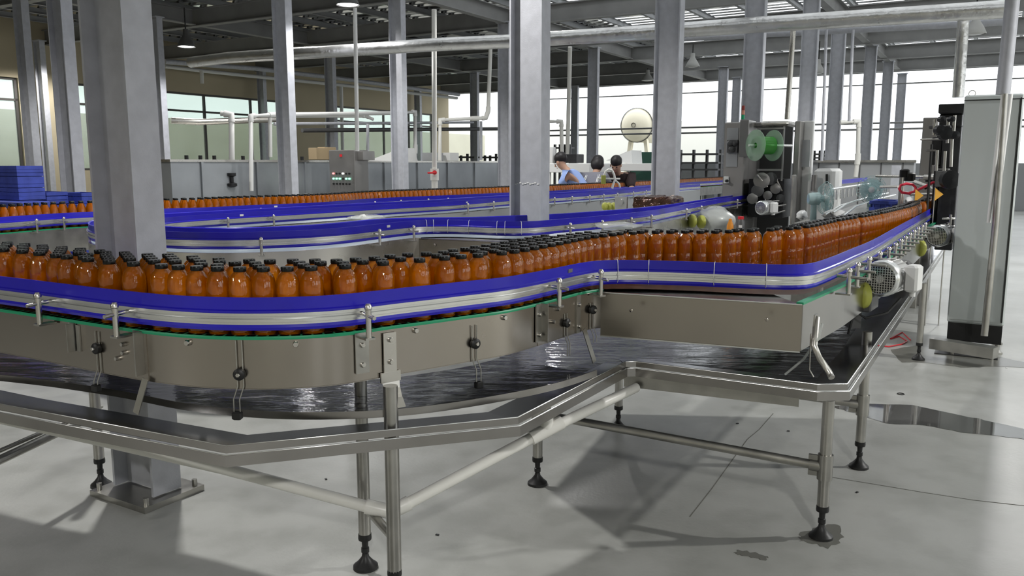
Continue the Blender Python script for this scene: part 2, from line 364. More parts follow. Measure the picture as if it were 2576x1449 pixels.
# outside ground beyond the end wall, pale yard
# ---- steel columns: H sections, flanges facing +-N
def hsec(mb, c, z0, z1, h=.25, b=.125, tw=.009, tf=.012):
    M = Matrix.Rotation(RZ, 3, 'Z')
    for sx in (-1, 1): mb.box(c + M @ Vector((sx * (h / 2 - tf / 2), 0, 0)) + Vector((0, 0, (z0 + z1) / 2)), (tf, b, z1 - z0), RZ)
    mb.box(c + Vector((0, 0, (z0 + z1) / 2)), (h - 2 * tf, tw, z1 - z0), RZ)
COLS = [
 (315, -2.85, None, 'nearest steel column, standing in the bend of the bottle conveyor', 4.1),
 (1332, -2.85, None, 'wide grey column behind the middle transfer box, left of the seated workers', 4.1),
 (1675, -2.85, None, 'pale grey column just behind the roll of brown film', 4.1),
 (1886, -2.85, None, 'grey column rising behind the red and green signal lamp', 4.1),
 (2022, -2.85, None, 'grey column rising behind the right side of the labelling machine', 4.1),
 (2092, -2.85, None, 'grey column behind the white cabinet and pale blue fan', 4.0),
 (2174, -2.85, None, 'third column from the end of the right-hand row', 4.0),
 (2219, -2.85, None, 'second column from the end of the right-hand row', 4.0),
 (2255, -2.85, None, 'last column of the right-hand row, by the end parapet', 4.0),
 (180, -8.5, None, 'grey column right of the blue crates', 4.0),
 (724, -8.5, None, 'grey column left of the button control box', 4.0),
 (1006, -8.5, None, 'grey column between the control box and the white valve pipe', 4.0),
 (1270, -8.5, None, 'grey column half hidden behind the wide middle column', 4.0),
 (1490, -8.5, None, 'grey column behind the worker in the blue shirt', 4.0),
 (1812, None, 23.61, 'dark column left of the labelling machine', 4.0),
 (1846, None, 26.6, 'far column seen over the labelling machine', 4.0),
 (85, -13.8, None, 'column behind the tall stack of blue crates', 4.0),
 (412, -13.8, None, 'column just right of the nearest column, in front of the yellow wall', 4.0),
 (838, -13.8, None, 'dark column behind the button control box', 4.0),
 (1195, -13.8, None, 'dark column between the valve pipe and the bent white pipe', 4.0),
 (1445, -13.8, 26.6, 'far dark column right behind the workers', 4.0),
 (122, -18.6, None, 'thin column against the left wall beside the crates', 4.0),
 (667, -18.6, None, 'dark column against the windows of the yellow wall', 4.0),
 (1054, -18.6, None, 'dark column at the far end of the yellow wall', 4.0),
]
COLPOS = []
for px, t, s_, lab, zt in COLS:
    u = (px - 1288.0) / (F * cp + 312 * sp)
    if t is None or s_ is not None: s0 = s_; t0 = s0 * (-(E.x) + u * E.y) / (N.x - u * N.y)
    else: t0 = t; s0 = s_of(px, t)
    c = ST(s0, t0); COLPOS.append((s0, t0))
    r = thing('steel_column', c, lab, 'column', 'steel columns of the hall', 'structure')
    m_ = MB(); hsec(m_, c, .03, zt); m_.build('shaft', GALV, r)
    m_ = MB(); m_.box(c + Vector((0, 0, .012)), (.34, .27, .024), RZ)
    m_.box(c + Vector((0, 0, zt - .01)), (.30, .2, .02), RZ)
    for sx in (-1, 1):
        for sy in (-1, 1): m_.lathe([(0, .05), (.011, .05), (.011, .02)], c + N * (sx * .145) + E * (sy * .11), 6)
    m_.build('base_plate', GALV if px != 315 else STEELD, r)
    if px == 1332:
        m_ = MB(); zz = 1.16
        for q_ in range(12): m_.bbox(c - E * .006 + N * (-.11 + q_ * .02) + Vector((0, 0, zz + .004 * (q_ % 3))), (.018, .006, .009), RZ, .002)
        w_ = m_.build('weld_bead', WHITEP, r)
# ---- beams
def ibeam(mb, p0, p1, z0, z1, b=.15, tf=.016, tw=.01):
    a, c = Vector(p0), Vector(p1); d = (c - a).normalized(); ang = math.atan2(d.y, d.x); L = (c - a).length; m = (a + c) / 2
    mb.box(m + Vector((0, 0, z0 + tf / 2)), (L, b, tf), ang); mb.box(m + Vector((0, 0, z1 - tf / 2)), (L, b, tf), ang); mb.box(m + Vector((0, 0, (z0 + z1) / 2)), (L, tw, z1 - z0 - 2 * tf), ang)
for k in range(-1, 9):
    mb = MB(); s = sgrid(k); ibeam(mb, ST(s, TW), ST(s, 7), 3.95, 4.28)
    struct('trim_%d' % (k + 3), mb, BEAM)
for i, t in enumerate((-2.85, -8.5, -13.8)):
    mb = MB()
    for k in range(-1, 8): ibeam(mb, ST(sgrid(k) + .08, t), ST(sgrid(k + 1) - .08, t), 3.97, 4.25)
    struct('trim_%d' % (20 + i), mb, BEAM)
mb = MB(); t = TW + .4; i = 0
while t < 7:                            # light purlins resting on the frames, carrying the deck
    mb = MB(); ibeam(mb, ST(-6.9, t), ST(SE, t), 4.38, 4.495, b=.07, tf=.008, tw=.006); struct('trim_%d' % (30 + i), mb, GREYP); t += .98; i += 1
# end-wall mullions and rails
mb = MB()
for z, r in ((3.62, .02), (2.50, .03), (2.32, .03)):
    mb.tube([ST(SE - .1, -15, z), ST(SE - .1, 3, z)], r, 6)
struct('trim_80', mb, BEAM)
# outside yard, bright pale surface
mb = MB(); sbox(mb, SE + 9, SE + 9.3, -26, -9, 0, 3.2)
struct('wall_yard', mb, mat('yard_wall', (.85, .84, .78), .8))
# ------------------------------------------------------------------ conveyors
ZB = .835; ZR0, ZR1 = .855, .945
def rails(root, path, side, ext='', brk=True):
    """guide rail along a path; side=+1 channel on the right-hand side of travel"""
    def pr(pts): return [(o * side, z) for o, z in (pts if side > 0 else pts)]
    b = MB(); b.sweep(path, pr([(0, .903), (0, ZR1 - .004), (.004, ZR1), (.009, ZR1), (.010, .912), (.016, .909), (.016, .903)]))
    b.sweep(path, pr([(0, ZR0), (0, .872), (.013, .872), (.015, .863), (.012, ZR0)])); g = b.build('guide_rail', BLUE, root)
    b = MB(); b.sweep(path, pr([(.002, .871), (.002, .903), (.020, .903), (.020, .895), (.014, .893), (.014, .889), (.021, .887), (.021, .879), (.014, .877), (.014, .871)]))
    b.build('rail_channel', ALU, g)
    return g
def strip(P, Q, z, mbx=None, n=None):
    """surface between two paths with equal counts"""
    m = mbx or MB(); n = min(len(P), len(Q)); vs = []
    for i in range(n):
        p = P[int(i * (len(P) - 1) / (n - 1))]; q = Q[int(i * (len(Q) - 1) / (n - 1))]; vs += [Vector((p.x, p.y, z)), Vector((q.x, q.y, z))]
    m.add(vs, [(2 * i, 2 * i + 1, 2 * i + 3, 2 * i + 2) for i in range(n - 1)]); return m
def post(root, P, i, z0=.83, bar=.07, side=1, proto={}):
    """upright rod with a cross rod clamped through it, standing off the side panel"""
    p = P[i]; d = tang(P, i); nr = Vector((d.y, -d.x, 0)) * side; ang = math.atan2(d.y, d.x)
    b = MB(); q = p + nr * .055; b.tube([q + Vector((0, 0, z0 - .005)), q + Vector((0, 0, .905))], .0085, 10); b.lathe([(.009, .903), (.011, .905), (.011, .913), (.006, .92), (0, .92)], q, 10)
    o = b.build('rail_post', STEEL, root)
    b = MB(); b.tube([p + nr * .012 + Vector((0, 0, .889)), p + nr * (.02 + bar) + Vector((0, 0, .884))], .0058, 8); b.build('cross_rod', STEEL, o)
    b = MB(); b.bar(p + nr * .012 + Vector((0, 0, z0 - .008)), p + nr * .066 + Vector((0, 0, z0 - .008)), .03, .006)
    b.build('post_bracket', STEELD, o)
    return o
def bolt(mb, p, nr, r=.008, h=.009): mb.lathe([(0, h), (r * .8, h), (r, h * .7), (r, 0)], p, 6, nr)
# ---- conveyor A : the near bottle conveyor
A_px = [(-330, 662), (-160, 677), (0, 693.5), (144, 710), (287, 727), (431, 741), (568, 747), (668, 747.5), (770, 745), (860, 740), (1000, 724), (1060, 718.5), (1194, 704), (1261, 697.5), (1361, 680), (1440, 664)]
A1 = [G(x, y, ZR1) for x, y in A_px]
A_tr = [G(x, y, ZR1) for x, y in [(1480, 657), (1545, 653), (1720, 656.5), (1860, 662), (1956, 665), (1993, 666), (2035, 663)]]
far_pt = Vector((1.10, 2.98, 0)) + E * 5.0
A_right = [G(2093, 644, ZR1), G(2140, 625, ZR1), G(2196, 601.5, ZR1), G(2263, 565, ZR1), G(2347, 520, ZR1), G(2376, 500, ZR1)]
APATH = relax(resample(A1 + A_tr + A_right, .03), 6)
iC = at_px(APATH, 1508, ZR1); iD = max(i for i, p in enumerate(APATH) if 1288 + F * p.x / (p.y * cp + .355 * sp) < 2030)
convA = thing('bottle_conveyor', (0.0, 2.2, 0), 'near stainless conveyor with blue guide rail, curving across the foreground and away right', 'conveyor')
rails(convA, APATH, 1)
AN = APATH[:iC + 1]
seams = [None, 203, 384, 1347, 1458, None]
idx = [0] + [at_px(AN, x, .8) for x in seams[1:-1]] + [len(AN) - 1]
for k in range(5):
    seg = AN[idx[k]:idx[k + 1] + 1]; o_ = .004 + (.002 if k % 2 else 0)
    b = MB(); b.sweep(seg, [(o_, .692), (o_, .829), (o_ + .003, .829), (o_ + .003, .692)]); b.sweep(seg, [(o_ - .02, .690), (o_ - .02, .693), (o_ + .003, .693), (o_ + .003, .690)])
    b.build('side_panel', BRUSH, convA)
b = MB(); b.sweep(AN, [(-.012, .829), (-.012, .838), (.010, .838), (.012, .834), (.012, .829)]); b.build('wear_strip', GREEN, convA)
# transfer box front and side
bx0, bx1 = G(1512, 735, .83), G(2018.4, 766.2, .83); rp = APATH[iD]; bx2 = Vector((1.115, 2.90, .83))
b = MB(); nrm = Vector((-(bx1 - bx0).y, (bx1 - bx0).x, 0)).normalized()
b.poly([bx0, bx1, bx1 + nrm * .004, bx0 + nrm * .004], .668, .829); b.poly([bx0, bx1, bx1 + nrm * .02, bx0 + nrm * .02], .826, .830); b.poly([bx0, bx1, bx1 + nrm * .03, bx0 + nrm * .03], .665, .668)
for px_, py_ in ((1588, 781), (1929, 804)): bolt(b, D(px_, py_, G(px_, 745 + (px_ - 1512) * .06, .83).y), -nrm, .007, .004)
tb = b.build('transfer_box', BRUSH, convA)
for z in (.830, .666):
    b = MB(); b.bar(Vector((bx0.x, bx0.y, z)) - nrm * .002, Vector((bx1.x, bx1.y, z)) - nrm * .002, .006, .004); b.build('hem', ALU, tb)
# dead plate between rail and box edge
b = MB(); tr = APATH[iC:iD + 1]; b.add([Vector((p.x, p.y, .827)) for p in (bx0, bx1)] + [Vector((p.x, p.y, .827)) for p in reversed(offset(tr, -.25))], [tuple(range(2 + len(tr)))]); b.build('transfer_plate', STEELD, convA)
RP = APATH[iD:]; 
side_r = [bx1, bx2] + offset(APATH, .045)[iD + 12:]
side_r = resample([bx1] + [p for p in offset(APATH, .05)[iD + 10:]], .06, False)
b = MB(); b.sweep(side_r, [(0, .67), (0, .829), (.003, .829), (.003, .67)], False); b.build('side_panel', SHEET, convA)
b = MB(); b.sweep(side_r, [(-.02, .829), (-.02, .837), (.004, .837), (.004, .829)], False); b.build('wear_strip', GREEN, convA)
# back boundary of the bottle field (cap tops at z = 1.025)
back_px = [(-330, 588), (-160, 595), (0, 604), (60, 609), (130, 613), (230, 622), (320, 628), (390, 634), (480, 639), (570, 645), (650, 648), (720, 650), (780, 650), (850, 648), (900, 644), (960, 641), (1020, 636), (1075, 632), (1100, 629), (1150, 622), (1190, 617), (1230, 609), (1270, 605), (1330, 594), (1420, 585), (1500, 578), (1600, 575)]
ZC = 1.022
BACK = [G(x, y, ZC) for x, y in back_px]
front_px = [(-330, 618), (-160, 619), (0, 626), (150, 643), (265, 657), (350, 665), (430, 671.5), (530, 674.5), (640, 675.5), (720, 674), (810, 672), (900, 668), (1005, 661.5), (1130, 650), (1230, 638), (1300, 630), (1365, 618.5), (1440, 604), (1500, 592.5), (1600, 583), (1700, 580.5), (1800, 580.5), (1900, 577), (2000, 568), (2100, 549), (2200, 533), (2300, 511), (2360, 498), (2385, 490)]
FRONT = [G(x, y, ZC) + N * (.045 if x >= 2000 else 0) for x, y in front_px]
fr_right = [p for (x, y), p in zip(front_px, FRONT) if x >= 1900]
BACK2 = BACK + [p + (-N) * .125 for p in fr_right]
FP = resample(FRONT, .04); BP = resample(BACK2, .04)
BP2 = offset(BP, -.035)
bl = strip(APATH, BP2, ZB); bl.cur = 0
b = MB(); n = 260
vs = []
for i in range(n + 1):
    p = APATH[int(i * (len(APATH) - 1) / n)]; q = BP2[int(i * (len(BP2) - 1) / n)]
    vs += [Vector((p.x, p.y, ZB)), Vector((q.x, q.y, ZB))]
b.add(vs, [(2 * i, 2 * i + 1, 2 * i + 3, 2 * i + 2) for i in range(n)]); b.build('chain_belt', BELT, convA)
# far-side rail
rails(convA, BP2, -1)
b = MB(); b.sweep(BP2, [(0, .69), (0, .83), (-.004, .83), (-.004, .69)], False); b.build('side_panel', STEELD, convA)
# hinge seams of the belt: fine dark ridges along the near edge
b = MB()
for i in range(0, iC, 1):
    p = APATH[i]; d = tang(APATH, i); nr = Vector((d.y, -d.x, 0)); b.box(p - nr * .02 + Vector((0, 0, ZB + .001)), (.024, .055, .004), math.atan2(d.y, d.x))
sl = b.build('belt_slat', BELT, convA); sl['kind'] = 'stuff'
# posts along the near side
for x in (148, 328, 910, 1375, 1482): post(convA, APATH, at_px(APATH[:iC + 5], x, .87))
for k in range(13):
    j = iD + 6 + int(k * .235 / .03)
    if j < len(APATH) - 3: post(convA, offset(APATH, .03) if k else offset(APATH, .045), j, bar=.10)
# brackets bolted on the panel
def panel_at(px, z): i = at_px(AN, px, z); d = tang(AN, i); nr = Vector((d.y, -d.x, 0)); return AN[i], d, nr, math.atan2(d.y, d.x)
def plate(px, w, z0, z1, nb=2, name='bracket', flange=False):
    p, d, nr, ang = panel_at(px, (z0 + z1) / 2); b = MB(); b.box(p + nr * .012 + Vector((0, 0, (z0 + z1) / 2)), (w, .005, z1 - z0), ang)
    if flange: b.box(p + d * (w / 2) + nr * .024 + Vector((0, 0, (z0 + z1) / 2)), (.004, .03, z1 - z0), ang)
    o = b.build(name, STEELD, convA); b = MB()
    for k in range(nb): b = MB(); bolt(b, p + nr * .014 + Vector((0, 0, z1 - .035 - k * (z1 - z0 - .06) / max(1, nb - 1))), nr); b.build('bolt', STEEL, o)
    return o
plate(186, .03, .745, .83, 0, flange=True); plate(205, .016, .745, .825, 0)
plate(366, .034, .71, .835, 2, flange=True); plate(912, .042, .715, .832, 2); plate(1352, .034, .705, .835, 2, flange=True); plate(1453, .026, .69, .83, 2)
for px_ in (482, 758, 1050, 1270):
    p, d, nr, ang = panel_at(px_, .82); b = MB(); bolt(b, p + nr * .006 + Vector((0, 0, .815)), nr, .009, .012); b.build('bolt', STEEL, convA)
for px_, z in ((305, .81), (322, .79), (325, .765), (300, .745), (1400, .80), (1385, .76), (1412, .745)):
    p, d, nr, ang = panel_at(px_, z); b = MB(); bolt(b, p + nr * .006 + Vector((0, 0, z)), nr, .007, .016); b.build('bolt', STEEL, convA)
# overflow scoop bracket near the middle
p, d, nr, ang = panel_at(985, .75); b = MB(); b.box(p + nr * .013 + Vector((0, 0, .76)), (.042, .005, .12), ang)
b.box(p + nr * .014 + Vector((0, 0, .69)), (.066, .006, .03), ang)
q = [p + nr * (.014 + .004 * k + .010 * k * k * .4) + Vector((0, 0, .68 - .024 * k)) for k in range(4)]
for k in range(3):
    w = .03 - .003 * k; b.add([q[k] - d * w, q[k] + d * w, q[k + 1] + d * (w - .004), q[k + 1] - d * (w - .004)], [(0, 1, 2, 3)])
sc_ = b.build('scoop_bracket', STEEL, convA); b = MB()
for z in (.80, .735): b = MB(); bolt(b, p + nr * .016 + Vector((0, 0, z)), nr); b.build('bolt', STEEL, sc_)
# flat hanging stays
for px_, dx, zt, zb in ((372, -.03, .70, .60), (1463, .05, .70, .57)):
    p, d, nr, ang = panel_at(px_, .75); b = MB(); b.bar(p + nr * .02 + Vector((0, 0, zt)), p + nr * .035 + d * dx + Vector((0, 0, zb)), .022, .003, nr); b.build('stay', STEELD, convA)
# twin-rod knobs
for px_, zt, zk, zb in ((255, .815, .765, .645), (615, .828, .735, .62), (1178, .805, .748, .615), (1417, .775, .742, .62), (1480, .79, .765, .64)):
    p, d, nr, ang = panel_at(px_, zk); b = MB()
    for sx in (-1, 1):
        b.tube([p + d * (sx * .0085) + nr * .012 + Vector((0, 0, zt)), p + d * (sx * .0085) + nr * .012 + Vector((0, 0, .70)), p + d * (sx * .0085 + (.01 if px_ > 1000 else -.01)) + nr * .02 + Vector((0, 0, .665)), p + d * (sx * .0085 + (.01 if px_ > 1000 else -.01)) + nr * .02 + Vector((0, 0, zb))], .0018, 6)
    o = b.build('twin_rod', STEELD, convA); b = MB(); b.lathe([(0, .018), (.012, .018), (.0165, .014), (.0165, .004), (.014, 0)], p + nr * .008 + Vector((0, 0, zk)), 18, nr); b.build('knob', BLACK, o)
    b = MB(); bolt(b, p + nr * .026 + Vector((0, 0, zk)), nr, .0065, .006); b.build('bolt', STEEL, o)
    if px_ < 1400: b = MB(); b.bbox(p + d * (.01 if px_ > 1000 else -.01) + nr * .02 + Vector((0, 0, zb)), (.026, .02, .022), ang, .003); b.build('clip', BLACK, o)
# curved inner pan under the bend
IP = relax(resample([G(x, y, .60) for x, y in ((-260, 905), (-60, 935), (120, 955), (322, 985), (450, 1012), (600, 1029), (750, 1037), (960, 1032), (1120, 1015), (1300, 985), (1420, 958), (1500, 930))], .05), 4)
b = MB(); b.sweep(IP, [(0, .578), (0, .60), (.003, .60), (.003, .578)]); pan = b.build('drip_pan', SHEET, convA)
b = MB(); strip(IP, offset(IP, -.42), .582, b); b.build('pan_floor', WATER, pan)
# outer gutter
GO_px = [(-420, 930), (-200, 972), (0, 1016), (570, 1122), (860, 1093), (1302, 1050), (1573, 910), (1600, 909.5), (2056, 967), (2131, 966), (2290, 740), (2379, 613)]
GO = [G(x, y, .557) for x, y in GO_px]
def gutter(P, w, z=.557, floor_m=PANST):
    """lip, skirt and sloping floor along straight runs"""
    b = MB(); b.sweep(P, [(0, z - .020), (0, z), (.003, z), (.003, z - .020)], False); b.sweep(P, [(.006, z - .055), (.006, z - .024), (.012, z - .024), (.012, z - .055)], False)
    o = b.build('gutter', SHEET, convA)
    for z_, f_ in ((z, 0), (z - .024, .009)):
        b = MB(); b.tube([Vector((q.x, q.y, z_)) for q in offset(P, f_)], .0022, 6); b.build('rolled_edge', ALU, o)
    b = MB(); b.sweep(P, [(0, z - .012), (-w, z - .018)], False, False); b.build('gutter_floor', floor_m, o); return o
gutter(GO[:7], .135); gutter(GO[6:], .17)
# wet deck under the transfer box
in1 = [offset(GO, -.15)[i] for i in (5, 6, 7, 8, 9)]
b = MB(); pts = [G(1602, 905, .54), G(2050, 958, .54), G(2112, 958, .54), G(2200, 835, .54)]
pts = [pts[0], pts[1]] + [G(2085, 930, .54), G(2170, 800, .54)] + [Vector((1.5, 4.2, .54)), Vector((.2, 4.3, .54)), Vector((-.15, 3.4, .54)), G(1420, 975, .54)]
b.add([Vector((p.x, p.y, .541)) for p in pts], [tuple(range(len(pts)))]); b.build('wet_deck', WATER, convA)
# legs with levelling feet
def leg(px, py, ztop, r=.020, root=convA, foot=True, z0=0.0, p=None):
    p = p or G(px, py, 0); p = Vector((p.x, p.y, 0)); b = MB(); b.tube([p + Vector((0, 0, .105)), p + Vector((0, 0, ztop))], r, 16); o = b.build('leg', STEELD, root)
    b = MB(); b.lathe([(.021, .118), (.022, .105), (.021, .098), (.011, .094), (.010, .072), (.013, .070), (.013, .055), (.010, .052), (.012, .040), (.026, .022), (.040, .010), (.041, 0), (0, 0)], p, 18)
    b.build('foot', BLACK, o); return p
L1 = leg(255, 1222, .60); L2 = leg(920, 1428, .69); L4 = leg(1352, 1218, .52); L5 = leg(1555, 1078, .52); L6 = leg(2065, 1352, .50); L7 = leg(2160, 1176, .60); L8 = leg(2310, 905, .52)
pf = G(985, 1105, .557); L3 = leg(0, 0, .675, .021, p=Vector((pf.x, pf.y, 0)) * (2.29 / pf.y))
b = MB(); b.tube([G(2385, 845, .0) + Vector((0, 0, .1)), G(2385, 845, .0) + Vector((0, 0, .55))], .02, 10); 
# more legs inside the line, seen between the trays
for x, y in ((2440, 0),): pass
def brace(p, q, r=.0165, clampq=True):
    b = MB(); b.tube([p, q], r, 12); o = b.build('brace', STEELD, convA)
    if clampq:
        for e, f in ((p, q), (q, p)):
            d = (f - e).normalized(); b = MB(); b.tube([e - d * .01, e + d * .05], r + .005, 12); b.tube([e + Vector((0, 0, -.045)), e + Vector((0, 0, .045))], .026, 14)
            b.box(e + d * .04 + Vector((0, 0, -.028)), (.03, .012, .018), math.atan2(d.y, d.x)); b.box(e + d * .04 + Vector((0, 0, .028)), (.03, .012, .018), math.atan2(d.y, d.x)); b.build('clamp', STEELD, o)
brace(Vector((L4.x, L4.y, .30)), Vector((L6.x, L6.y, .26)))
brace(Vector((L5.x, L5.y, .30)), Vector((L7.x, L7.y, .28)))
brace(Vector((L2.x, L2.y, .215)), Vector((L3.x, L3.y, .215)), .014, False)
lb = D(0, 1172, 2.35); brace(Vector((L1.x, L1.y, .30)), G(-60, 1185, .30), .016, False); brace(Vector((L1.x, L1.y + .05, .32)), G(-60, 1160, .32), .008, False)
# cross sheet under the wet deck
b = MB(); q0, q1 = G(1570, 958, .47), G(2010, 1008, .47); b.bar(q0, q1, .004, .045); b.build('deck_stiffener', STEELD, convA)
b = MB(); b.tube([G(2098, 700, .86) , G(2098, 760, .83)], .004, 6)
# drain hose and scoop at the right corner
b = MB(); b.tube(resample([Vector((0, 0, 0)), Vector((1, 0, 0))], .5, False) and [G(2055, 800, .78), G(2048, 870, .70), G(2060, 900, .66), G(2085, 935, .60), G(2092, 950, .585)], .011, 10); b.build('drain_spout', STEEL, convA)
b = MB(); b.tube([G(2068, 815, .77), G(2060, 850, .73), G(2020, 905, .62), G(1975, 942, .56)], .0045, 8); b.build('drain_hose', CLEAR, convA)
b = MB(); b.tube([G(2040, 840, .74), G(2036, 930, .60), G(2046, 948, .575)], .003, 6); b.build('bent_rod', STEEL, convA)
p0 = G(2050, 830, .74); b = MB(); b.box(p0 + Vector((.0, 0, 0)), (.05, .004, .11), -PHI + PI / 2); b.build('bracket', STEELD, convA)
# ------------------------------------------------------------------ bottles
BR = .0325
def bottle_meshes(n, low=False):
    prof = [(0, .0), (.027, .0), (.0315, .005), (.0325, .012), (.0325, .042), (.0310, .046), (.0325, .050), (.0325, .088), (.0310, .092), (.0325, .096), (.0325, .132), (.0314, .147), (.0278, .160), (.0220, .169), (.0165, .174), (.0150, .177)]
    if low: prof = [(.027, 0), (.0322, .006), (.0325, .118), (.0295, .138), (.0235, .156), (.017, .172)]
    cap = [(.0160, .1745), (.0172, .175), (.0176, .177), (.0176, .1855), (.0166, .1875), (0, .188)]
    if low: cap = [(.0172, .174), (.0176, .186), (.016, .188), (0, .188)]
    return prof, cap
prof, capp = bottle_meshes(16)
b = MB(); b.lathe(prof, (0, 0, 0), 16); proto = b.build('juice_bottle', AMBER)
b = MB(); b.lathe(capp, (0, 0, 0), 18); pcap = b.build('cap', CAPM, proto)
def nearest(P, q):
    d = P - q[None, :]; i = np.argmin((d * d).sum(1)); a = P[max(i - 1, 0)]; c = P[min(i + 1, len(P) - 1)]; t = c - a; t /= (np.linalg.norm(t) + 1e-9); return P[i], np.array([t[1], -t[0]])
FPn = np.array([(p.x, p.y) for p in resample(FRONT, .012)]); BPn = np.array([(p.x, p.y) for p in resample(BACK2, .012)])
rng = np.random.default_rng(5)
def sd(P, q): p, nr = nearest(P, q); return float((q - p) @ nr), nr, p
FI, BI = .021, .012
APn = np.array([(p.x, p.y) for p in resample(APATH, .012, False)])
pts = []
ymax = 9.0; gx = .0665; row = 0; y = 1.9
while y < ymax:
    x = -2.6 + (row % 2) * gx / 2
    while x < 5.0:
        q = np.array([x, y])
        if FPn[0, 0] < x:
            f, _, pf_ = sd(FPn, q); k, _, pb_ = sd(BPn, q)
            if f < -FI * .6 and k > BI * .4 and np.linalg.norm(q - pf_) < 1.1: pts.append(q + rng.normal(0, .004, 2))
        x += gx
    row += 1; y += gx * .866
pts = np.array(pts)
cl = 0
for it in range(70):
    d = pts[:, None, :] - pts[None, :, :]; r = np.sqrt((d * d).sum(2)) + np.eye(len(pts)); ov = np.clip(.0662 - r, 0, None); np.fill_diagonal(ov, 0)
    pts = pts + (d / r[..., None] * (ov * .42)[..., None]).sum(1)
    for i in range(len(pts)):
        f, nr, p = sd(FPn, pts[i])
        if it < 50: pts[i] += nr * .0012
        f, nr, p = sd(FPn, pts[i])
        if f > -FI: pts[i] -= nr * (f + FI)
        k, nr, p = sd(BPn, pts[i])
        if k < BI: pts[i] += nr * (BI - k)
        f, nr, p = sd(APn, pts[i])
        if f > -.036: pts[i] -= nr * (f + .036)
keep = []
for i in range(len(pts)):
    if all(np.linalg.norm(pts[i] - pts[j]) > .0615 for j in keep[-120:]): keep.append(i)
Apts = [(pts[i][0], pts[i][1]) for i in keep]
# ---- conveyor C : the far full line
C_px = [(-260, 560), (0, 546), (147, 536), (248, 532), (403, 524.8), (527, 521.5), (625, 516), (800, 509.3), (923, 500), (1037, 494.5), (1140, 490.5), (1283, 484), (1373, 480.5), (1474, 475), (1560, 470), (1637, 465), (1701, 460.5), (1807, 454.2), (1850, 452)]
CP = relax(resample([G(x, y, ZR1) for x, y in C_px], .06), 8)
Cpts = []
for rowi in range(3):
    Q = resample(offset(CP, -(.038 + .058 * rowi)), .0672, False)
    for k, p in enumerate(Q): Cpts.append((p.x + random.uniform(-.004, .004) + (.033 * E.x if rowi % 2 else 0), p.y + random.uniform(-.004, .004) + (.033 * E.y if rowi % 2 else 0)))
allp = [(math.hypot(x, y), x, y, 'A') for x, y in Apts] + [(math.hypot(x, y), x, y, 'C') for x, y in Cpts if 1288 + F * x / (y * cp) > -60]
allp.sort()
first = True; nearp = [a for a in allp if a[3] == 'A' and -70 < 1288 + F * a[1] / (a[2] * cp) < 2640][:292]; nearset = set((a[1], a[2]) for a in nearp)
def alab(x, y):
    px = 1288 + F * x / (y * cp)
    if px < 700: return 'amber drink bottle with a black cap, packed in the left bend of the near conveyor', 'bottles in the left bend'
    if px < 1300: return 'amber drink bottle with a black cap, on the near conveyor before the belt widens', 'bottles between bend and merging area'
    if px < 1800: return 'amber drink bottle with a black cap, crowded where the near belt widens', 'bottles in the merging area'
    return 'amber drink bottle with a black cap, in the straight row running off to the right', 'bottles in the right-hand row'
for dd, x, y, w in nearp:
    o = proto if first else copy_tree(proto); first = False
    o.location = (x, y, ZB); o.rotation_euler.z = random.uniform(0, 6.28); l, g = alab(x, y); tag(o, l, 'bottle', g)
b = MB(); lp, lc = bottle_meshes(10, True)
for dd, x, y, w in allp:
    if (x, y) in nearset: continue
    b.cur = 0; b.lathe(lp, (x, y, ZB), 10); b.cur = 1; b.lathe(lc, (x, y, ZB), 8)
o = b.build('juice_bottle', [AMBER, CAPM]); tag(o, 'distant mass of amber bottles with black caps on the far conveyor and far end of the near one', 'bottle', kind='stuff')
# conveyor C body
convC = thing('bottle_conveyor', (CP[40].x, CP[40].y, 0), 'far bottle conveyor full of amber bottles, running behind the empty looping conveyor', 'conveyor')
rails(convC, CP, 1)
b = MB(); strip(offset(CP, .01), offset(CP, -.24), ZB, b, 200); b.build('chain_belt', BELT, convC)
b = MB(); b.sweep(CP, [(.012, .66), (.012, .829), (.016, .829), (.016, .66)]); b.build('side_panel', STEELD, convC)
b = MB(); b.sweep(CP, [(.0, .829), (.0, .837), (.016, .837), (.016, .829)]); b.build('wear_strip', GREEN, convC)
rails(convC, offset(CP, -.24), -1)
for x in (75, 147, 640, 760, 930, 1000, 1066, 1120): post(convC, offset(CP, .012), at_px(CP, x, .87))
for i in range(10, len(CP), 26):
    q = offset(CP, -.1)[i]; b = MB(); b.tube([Vector((q.x, q.y, 0)), Vector((q.x, q.y, .68))], .022, 8); b.build('leg', STEELD, convC)
# ---- conveyor B : the empty looping conveyor
Bin_px = [(1760, 463), (1700, 467), (1637, 472), (1560, 479), (1474, 485), (1373, 491), (1283, 496), (1140, 506), (1030, 511.5), (923, 517), (800, 524), (673, 531), (527, 539), (430, 546), (385, 553), (372, 559), (385, 566), (430, 570), (500, 572.5), (580, 573), (657, 571), (760, 567), (866, 558.5), (950, 550.5), (1053, 547.6), (1180, 546), (1283, 542.5), (1373, 539), (1470, 533), (1560, 526.5), (1650, 518), (1720, 509), (1810, 495.4), (1879, 487)]
BI_ = resample([G(x, y, ZR1) for x, y in Bin_px], .05)
ib = next(i for i, p in enumerate(BI_) if 1288 + F * p.x / (p.y * cp) < 400)
BIr = relax(BI_, 4)
back = [p for p in offset(BIr[:ib - 4], .36)]
Bout = back[::4] + [G(x, y, ZR1) for x, y in [(248, 551.7), (225, 561.5), (249, 570.4), (320, 577), (405, 581.2), (478, 583.5), (576, 584.2), (657, 582.7), (760, 579), (866, 572), (962, 562), (1050, 554), (1120, 552.8), (1180, 554), (1241, 556.4), (1303, 557), (1347, 555.8), (1417, 550), (1499, 543.8), (1560, 538), (1634, 529.7), (1683, 521.5), (1810, 500), (1912, 485.7)]]
BO = relax(resample(Bout, .05), 3)
